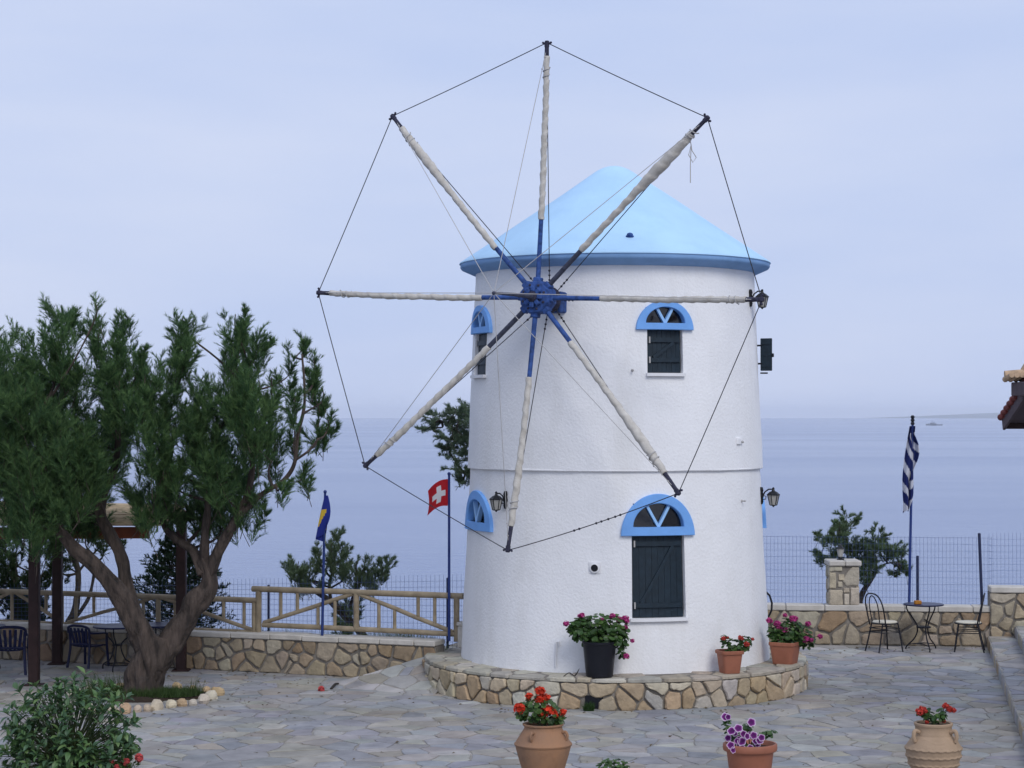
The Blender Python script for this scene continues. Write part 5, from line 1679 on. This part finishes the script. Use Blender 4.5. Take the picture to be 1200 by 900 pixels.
    for (cx, cy, rx, ry, n) in ((852, 850, 6, 7, 26), (875, 853, 8, 6, 30), (865, 866, 10, 9, 46), (886, 864, 10, 7, 34), (902, 860, 9, 6, 30), (878, 876, 12, 6, 30), (872, 884, 8, 5, 16), (856, 860, 6, 8, 18)):
        q = P(cx, cy, D); st.tube(bez([c + Vector((0, 0, .42)), (c + Vector((0, 0, .45))).lerp(q, .6) + Vector((0, 0, .03)), q], 4), .005, 5)
        for i in range(n):
            v = Vector((rng.gauss(0, 1), rng.gauss(0, 1), rng.gauss(0, 1))).normalized() * rng.random() ** .4
            leaf_disc(fo, q + Vector((v.x * rx, v.y * rx * .7, v.z * ry)) * (D / F), (v * .6 + Vector((0, -.3, .8))).normalized(), .02 * rng.uniform(.7, 1.3), rng, pick(GREEN, rng, .3))
    fl = MB(); vs = [(0, 0, 0)]; cs = [(.10, .012, .12)]
    for ring, (r, z) in enumerate(((.38, .08), (.70, .18), (1.0, .2))):
        for i in range(15):
            a = 2 * math.pi * i / 15; lob = 1 - (.16 if i % 3 == 0 else 0) * r
            vs.append((r * lob * math.cos(a), r * lob * math.sin(a), z))
            cs.append(((.10, .008, .12), (.24, .02, .24), (.85, .72, .86))[ring])
    fs = [(0, 1 + i, 1 + (i + 1) % 15) for i in range(15)]
    for k in range(2): fs += [(1 + 15 * k + i, 1 + 15 * (k + 1) + i, 1 + 15 * (k + 1) + (i + 1) % 15, 1 + 15 * k + (i + 1) % 15) for i in range(15)]
    fl.add(vs, fs); fl.c = cs
    o = fl.build('flower', 'petal'); me = o.data; bpy.data.objects.remove(o)
    for (x, y) in ((850, 841), (854, 840), (880, 847), (857, 857), (860, 860), (854, 864), (871, 861), (866, 866), (875, 862), (880, 863), (883, 862), (864, 868), (869, 869), (860, 878), (866, 876), (870, 878), (858, 880), (888, 872), (886, 869), (892, 865), (862, 890), (879, 876), (866, 854), (890, 868), (856, 874)):
        q = P(x + rng.uniform(-1, 1), y + rng.uniform(-1, 1), D - rng.uniform(.03, .16))
        nrm = Vector((rng.uniform(-.6, .6), -.9, rng.uniform(.1, .8))).normalized()
        put('flower', me, q, .042 * rng.uniform(.75, 1.1), pl, nrm.to_track_quat('Z', 'Y').to_matrix())
    st.build('stem', 'leaf', pl); tag(fo.build('foliage', 'leaf', pl), kind='stuff')
    # a low plant whose top just shows
    c = Vector((P(717, 900, 19.0).x, 19.0, 0))
    pot = empty('flower_pot', 'small terracotta pot holding the low green plant', 'pot', c)
    mb = MB(); mb.lathe([(.10, 0), (.14, .22), (.155, .225), (.155, .26), (.14, .262), (.13, .24), (0, .235)], 32, c); mb.build('body', 'terracotta', pot, smooth=True)
    pl = geranium('low bright green plant whose tips just rise between the two jars', c + Vector((0, 0, .24)), [(717, 902, 16, 9), (706, 899, 6, 6), (725, 897, 7, 7), (733, 898, 4, 4), (716, 893, 5, 4)], [], PINK, 53, nleaf=110, lr=.02)
    # black pot on the plinth
    c = Vector((P(702.5, 795, 25.06).x, 25.06, PL_H - .002))
    pot = empty('black_pot', 'tall black plastic pot on the plinth below the window', 'pot', c)
    mb = MB(); mb.lathe([(.155, 0), (.165, .008), (.203, .405), (.213, .41), (.213, .432), (.204, .436), (.195, .43), (.19, .39), (0, .385)], 40, c); mb.build('body', 'black_plastic', pot, smooth=True)
    mb = MB(); mb.lathe([(0, .405), (.192, .40)], 24, c); mb.build('soil', 'soil', pot)
    geranium('bushy pink geranium overflowing the tall black pot', c + Vector((0, 0, .40)), [(682, 737, 14, 12), (700, 735, 18, 12), (718, 736, 16, 14), (712, 748, 20, 10), (692, 748, 12, 9), (728, 748, 8, 10), (728, 762, 5, 8), (672, 737, 6, 6)],
             [(663.5, 731, .9), (682, 721, .8), (679, 722, .6), (718, 722, .9), (726, 726, 1.0), (733, 725, 1.05), (733, 735, .7), (741, 751, .65), (734, 769, .9), (706, 726, .55), (700, 728, .5), (735, 728, .7)], PINK, 54, nleaf=420, lr=.035, hs=.034, key='pink')
    # small rounded square pot
    c = Vector((P(855, 790, 25.42).x, 25.42, PL_H - .002))
    pot = empty('square_pot', 'small rounded square terracotta pot on the plinth against the wall', 'pot', c)
    mb = MB(); mb.lathe([(.10, 0), (.108, .006), (.135, .235), (.15, .24), (.153, .25), (.153, .278), (.147, .284), (.138, .28), (.13, .24), (0, .235)], 48, c, rot('Z', rad(18)), sq=5); mb.build('body', 'plastic_brick', pot, smooth=True)
    mb = MB(); mb.lathe([(0, .256), (.13, .25)], 24, c, rot('Z', rad(18)), sq=5); mb.build('soil', 'soil', pot)
    geranium('small salmon red geranium in the square pot against the mill wall', c + Vector((0, 0, .25)), [(852, 757, 5, 8), (862, 756, 8, 7), (872, 757, 7, 7), (867, 762, 9, 4), (849, 750, 4, 5), (875, 752, 5, 6)], [(848, 748, .8), (868, 747.5, 1.0), (875, 755, 1.0), (882, 749, .6), (853, 747, .4)], SALMON, 55, nleaf=130, lr=.026, hs=.03, key='salmon')
    # big square pot at the right end of the plinth
    c = Vector((P(920, 779, 26.38).x, 26.38, PL_H - .002))
    pot = empty('square_pot', 'larger square terracotta pot at the end of the plinth by the mill corner', 'pot', c)
    mb = MB(); mb.lathe([(.125, 0), (.133, .006), (.165, .235), (.176, .24), (.178, .25), (.178, .28), (.172, .285), (.16, .28), (.155, .24), (0, .235)], 48, c, rot('Z', rad(-28)), sq=7); mb.build('body', 'plastic_brick', pot, smooth=True)
    mb = MB(); mb.lathe([(0, .256), (.15, .25)], 24, c, rot('Z', rad(-28)), sq=7); mb.build('soil', 'soil', pot)
    geranium('spreading pink geranium in the larger square pot', c + Vector((0, 0, .25)), [(912, 740, 10, 9), (925, 738, 14, 12), (938, 744, 11, 10), (946, 752, 8, 7), (920, 750, 16, 6), (905, 742, 5, 6)],
             [(901, 727, .9), (903, 728, .7), (920, 721, .7), (929, 725, 1.1), (932, 725, .9), (911, 731, 1.05), (912, 736, 1.0), (919, 738, 1.05), (947, 731, .9), (942, 750, 1.15), (945, 749, 1.0), (961, 746, .8), (951, 750, .7)], PINK, 56, nleaf=330, lr=.032, hs=.034, key='pink')
pots()

# ------------------------------------------------------------------ broad leaved shrub in the near left corner
def leaf_mesh():
    mb = MB(); n = 6; vs = []
    wd_ = [0.05, .55, .95, 1.0, .75, .4, .02]
    for i in range(n + 1):
        t = i / n; w_ = .21 * wd_[i]; z = .12 * math.sin(t * 2.4) - .14 * t * t
        vs += [(-w_, t, z + .05 * wd_[i]), (0, t, z), (w_, t, z + .05 * wd_[i])]
    fs = []
    for i in range(n):
        for k in range(2): fs.append((i * 3 + k, i * 3 + k + 1, i * 3 + 3 + k + 1, i * 3 + 3 + k))
    return vs, fs
def shrub():
    rng = random.Random(71); D = 20.4
    base = Vector((P(82, 900, D).x, D, 0))
    root = empty('leafy_shrub', 'broad leaved green shrub with loose shoots beside the tree bed', 'shrub', base)
    vs, fs = leaf_mesh()
    metas = []
    for k in range(5):
        m2 = MB(); col = [(.08, .16, .06), (.11, .21, .07), (.065, .135, .065), (.165, .265, .09), (.095, .185, .095)][k]
        m2.add(vs, fs, col=col); o = m2.build('leaf', 'leaf'); metas.append((o.data, col)); bpy.data.objects.remove(o)
    st = MB(); leaves = []
    shoots = []
    for i in range(330):
        th = rng.uniform(0, 2 * math.pi); ph = math.acos(rng.uniform(-.55, 1))
        s = rng.uniform(.25, 1) ** .4
        x = 80 + 84 * s * math.sin(ph) * math.cos(th); zz = 872 - 78 * s * math.cos(ph); y = D + .52 * s * math.sin(ph) * math.sin(th)
        shoots.append((P(x, zz, y), 1.0))
    for (x, y) in ((20, 803), (40, 795), (62, 800), (86, 790), (100, 786), (112, 792), (132, 800), (150, 812), (10, 822), (160, 842), (152, 865), (140, 805), (75, 793), (5, 830), (120, 802)):
        shoots.append((P(x, y + 4, D + rng.uniform(-.2, .2)), 1.1))
    mid = P(82, 900, D)
    for (p, k) in shoots:
        d = (p - (mid + Vector((0, 0, -.1)))).normalized()
        st.tube(bez([base.lerp(mid, .8) + Vector((rng.uniform(-.15, .15), rng.uniform(-.15, .15), 0)), mid.lerp(p, .5) + Vector((0, 0, .05)), p], 4), [.007] * 4 + [.004] * 4 + [.003], 4, cap=False)
        n = rng.randint(5, 8)
        for q in range(n):
            a = q * 2.399 + rng.uniform(-.4, .4)
            o1 = d.orthogonal().normalized(); o2 = d.cross(o1)
            out_ = (o1 * math.cos(a) + o2 * math.sin(a)) * rng.uniform(.6, 1.0) + d * rng.uniform(.15, .9) + Vector((0, 0, rng.uniform(-.35, .15)))
            out_.normalize(); up = (Vector((0, 0, 1)) + d * .5 + Vector((rng.uniform(-.5, .5), rng.uniform(-.5, .5), 0))).normalized()
            xx = out_.cross(up).normalized(); zz_ = xx.cross(out_)
            leaves.append((p - d * rng.uniform(0, .09), Matrix((xx, out_, zz_)).transposed(), rng.uniform(.065, .125) * k, rng.choice((0, 0, 1, 1, 2, 2, 3, 4))))
    leaves.sort(key=lambda l: l[0].y)
    rest = MB()
    for i, (p, R, s, k) in enumerate(leaves):
        if i < 290: put('leaf', metas[k][0], p, s, root, R)
        else: rest.add([p + R @ (Vector(v) * s) for v in vs], fs, col=metas[k][1])
    st.build('stem', 'leaf', root)
    tag(rest.build('leaf_mass', 'leaf', root), kind='stuff')
    # small pink roses beside it
    ros = empty('rose_bush', 'low coral pink roses at the foot of the leafy shrub', 'flower', Vector((P(148, 905, 20.3).x, 20.3, 0)))
    r0 = Vector((P(148, 905, 20.3).x, 20.3, 0)); st = MB(); fo = MB()
    for i, (x, y, s) in enumerate(((131, 893, .03), (146, 893.5, .042), (149, 892, .03), (163, 888, .045), (137, 899, .03))):
        c = P(x, y, 20.3 - .02 * i); st.tube(bez([r0 + Vector((0, 0, 0)), r0.lerp(c, .6) + Vector((.02, 0, .05)), c], 4), .004, 5)
        put('flower_head', head_mesh('rose', (.72, .12, .12), rng), c, s, ros)
        for q in range(8):
            leaf_disc(fo, r0.lerp(c, rng.uniform(.6, .97)) + Vector((rng.uniform(-.05, .05), rng.uniform(-.05, .05), 0)), Vector((rng.uniform(-.6, .6), -.3, 1)).normalized(), .022, rng, pick(GREEN, rng))
    st.build('stem', 'leaf', ros); tag(fo.build('foliage', 'leaf', ros), kind='stuff')
shrub()
def litter():
    rng = random.Random(5)
    p = G(376.5, 811)
    f = empty('fallen_flower', 'single red flower lying on the paving near the ramp', 'flower', p)
    put('flower_head', head_mesh('rose', (.72, .12, .12), rng), p + Vector((0, 0, .035)), .045, f)
    st = MB(); st.tube([p + Vector((0, 0, .02)), p + Vector((.08, .02, .012))], .005, 5); st.build('stem', 'leaf', f)
    a = G(388, 809); b = G(400, 804)  # dark rod added in place of the shaded gap where the ramp starts
    t = MB(); t.tube(bez([a + Vector((0, 0, .02)), a.lerp(b, .5) + Vector((0, 0, .06)), b + Vector((0, 0, .02))], 4), [.018] * 4 + [.012] * 5, 6)
    tag(t.build('gap_shade', 'bark_dark'), 'added dark rod standing in for the shaded gap by the fallen flower', 'gap')
    c = P(670, 791, 25.0); c.z = PL_H + .008
    tw = MB(); tw.tube(bez([c + Vector((-.1, 0, .0)), c + Vector((-.03, .0, .045)), c + Vector((.04, -.02, .01)), c + Vector((.09, .02, .09))], 4), [.006] * 12 + [.003], 5)
    tw.add([c + Vector((.03, 0, .01)), c + Vector((.1, .02, .1)), c + Vector((.06, .01, .02))], [(0, 1, 2)])
    tag(tw.build('dry_twig', 'bark_dark'), 'dry curled twig lying on the plinth beside the black pot', 'twig')
litter()
def leaf_litter():
    rg = np.random.default_rng(99); n = 420
    x = np.r_[rg.normal(BED.x + .4, 1.1, 170), rg.uniform(-6.5, -1.5, 70), rg.uniform(-5, 6, 90), rg.uniform(4.2, 7.2, 50), rg.uniform(-.9, 3.4, 40)]
    y = np.r_[rg.normal(BED.y, .8, 170), rg.normal(27.9, .5, 70), rg.uniform(20, 26, 90), rg.normal(31.3, .3, 50), rg.normal(24.7, .12, 40)]
    keep = (np.hypot(x - MC.x, y - MC.y) > PL_R + .03) & (y < 30.62 - (x + 8.9) * .393 - .1 + np.where(x > -1, 9, 0)) & (y < 31.6) & (x < 5.66 + (y - 22.84) * .19 - .05)
    x, y = x[keep], y[keep]; n = len(x)
    c = np.c_[x, y, np.full(n, .016)]
    a = rg.uniform(0, 6.28, n); l = rg.uniform(.012, .035, (n, 1)); d = np.c_[np.cos(a), np.sin(a), rg.uniform(-.1, .4, n)]; sd_ = np.c_[-np.sin(a), np.cos(a), rg.uniform(0, .3, n)]
    tri = np.stack([c - d * l, c + d * l, c + sd_ * l * .8 + np.array([0, 0, .006])], 1)
    k = rg.uniform(0, 1, (n, 1)); tint = np.array([.10, .065, .035]) * (1 - k) + np.array([.26, .21, .12]) * k
    tag(tri_object('leaf_litter', tri, tint, 'needle'), 'dry leaf litter scattered over the paving', 'litter', kind='stuff')
leaf_litter()
stem_fix()

# ------------------------------------------------------------------ house corner on the right
def house():
    D = 25.0
    A = P(1174.5, 494, D)                          # low corner of the verge
    root = empty('tiled_house', 'corner of a red tiled roof with dark boards above the terrace', 'house', (8.6, 22.5, .33))
    x0 = A.x; ze = A.z
    mb = MB(); mb.bbox((9.6, 21.5, 1.9), (5.0, 6.0, 3.14), .02); mb.build('wall', 'stucco', root)
    sl = .36                                       # roof rises towards the camera
    Y0, Y1 = 25.0, 19.6
    def zr(y): return ze + (Y0 - y) * sl
    v = [(x0 + .03, Y0, zr(Y0)), (13, Y0, zr(Y0)), (13, Y1, zr(Y1)), (x0 + .03, Y1, zr(Y1))]
    mb = MB(); mb.add([(a, b, c + .03) for a, b, c in v] + [(a, b, c - .03) for a, b, c in v], [(0, 1, 2, 3), (7, 6, 5, 4)] + [(i, i + 4, (i + 1) % 4 + 4, (i + 1) % 4) for i in range(4)]); mb.build('roof_deck', 'dark_board', root)
    # verge board on the gable side and board along the eave
    d = Vector((0, Y1 - Y0, zr(Y1) - zr(Y0)))
    mb = MB(); m = Vector((x0 + .015, (Y0 + Y1) / 2, (zr(Y0) + zr(Y1)) / 2 - .03)); mb.bbox(m, (d.length, .035, .16), .006, frame(d, (0, 0, 1))); mb.build('verge_board', 'dark_board', root)
    mb = MB(); mb.bbox(((x0 + 13) / 2 + .02, Y0 - .02, ze - .055), (13 - x0, .04, .07), .006); mb.build('eave_board', 'post_brown', root)
    rng = random.Random(4)
    for i in range(14):                            # verge tiles, stepping up the slope
        y = Y0 + .03 - i * .15; z = zr(y) + .05
        for c in range(4):
            mb = MB(); a = Vector((x0 - .005 + c * .10, y + .03, z + .012)); b = Vector((x0 - .005 + c * .10, y - .17, z + .17 * sl - .02))
            mb.tube([a, b], [.042, .030], 10); mb.build('roof_tile', 'tile_red', root, smooth=True)
    # upper eave: board box carrying a row of pale barrel tiles
    B = P(1186, 456, 24.0)
    mb = MB(); mb.bbox((B.x + 1.5, 23.6, B.z), (3.0, .9, .16), .01); mb.build('upper_board', 'dark_board', root)
    C = P(1175, 441, 24.0)
    for i in range(16):
        x = C.x + .035 + i * .062
        mb = MB(); mb.tube([Vector((x, 24.02, C.z - .035)), Vector((x, 23.7, C.z + .01))], [.036, .032], 10); mb.build('barrel_tile', 'tile_tan', root, smooth=True)
    mb = MB(); mb.tube([Vector((C.x + .0, 23.9, C.z + .015)), Vector((C.x + .5, 23.88, C.z + .05)), Vector((C.x + 1.5, 23.8, C.z + .10))], [.05, .058, .06], 10); mb.build('ridge_tile', 'tile_tan', root, smooth=True)
    mb = MB(); mb.tube([Vector((C.x + .23, 23.9, C.z + .06)), Vector((C.x + .31, 23.85, C.z + .20)), Vector((C.x + .45, 23.8, C.z + .36))], [.05, .055, .055], 10); mb.build('hip_tile', 'tile_tan', root, smooth=True)
house()

# ------------------------------------------------------------------ ship far out
def ship():
    c = G(1095, 498.5, SEA_Z); L_ = 40.0
    root = empty('ship', 'small grey ship far out on the hazy sea', 'ship', c)
    root.scale = (.5, .5, .5)
    mb = MB(); vs = []; st = [(-40, 0, 5.5), (-36, 5, 5), (0, 6, 4.5), (24, 5, 5.5), (36, 2.5, 7), (41, .2, 8)]
    for (x, w_, h_) in st: vs += [(c.x - x, c.y - w_, c.z + h_), (c.x - x, c.y - w_ * .7, c.z - 1), (c.x - x, c.y + w_ * .7, c.z - 1), (c.x - x, c.y + w_, c.z + h_)]
    fs = [(i * 4 + k, i * 4 + (k + 1) % 4, (i + 1) * 4 + (k + 1) % 4, (i + 1) * 4 + k) for i in range(5) for k in range(4)] + [(0, 1, 2, 3), (23, 22, 21, 20)]
    mb.add(vs, fs); mb.build('hull', 'ship_grey', root)
    for (n, dx, z, sx, sz) in (('bridge', -14, 9.5, 12, 8), ('deck_house', 0, 7.5, 18, 5), ('gun_house', -27, 8, 5, 3), ('funnel', -2, 13, 4, 7)):
        mb = MB(); mb.bbox(c + Vector((dx, 0, z)), (sx, 7, sz), .8); mb.build(n, 'ship_grey', root)
    mb = MB(); mb.tube([c + Vector((-11, 0, 12)), c + Vector((-11, 0, 27))], [1.1, .5], 6); mb.box(c + Vector((-11, 0, 22)), (5, 1, .6)); mb.build('mast', 'ship_grey', root)
ship()

# ------------------------------------------------------------------ sea haze
def haze():
    mb = MB(); mb.box((0, 13500, 45), (48400, 31400, 128))
    o = mb.build('haze', 'far_land')
    m = bpy.data.materials.new('haze_air'); m.use_nodes = True
    n = m.node_tree; n.nodes.remove(n.nodes['Principled BSDF'])
    v = n.nodes.new('ShaderNodeVolumePrincipled')
    v.inputs['Color'].default_value = (.95, .975, 1, 1)
    v.inputs['Density'].default_value = HAZE
    n.links.new(v.outputs[0], n.nodes['Material Output'].inputs['Volume'])
    o.data.materials.clear(); o.data.materials.append(m)
    tag(o, 'pale even sea haze filling the air over the water', 'haze', kind='stuff')
HAZE = 5e-5
haze()
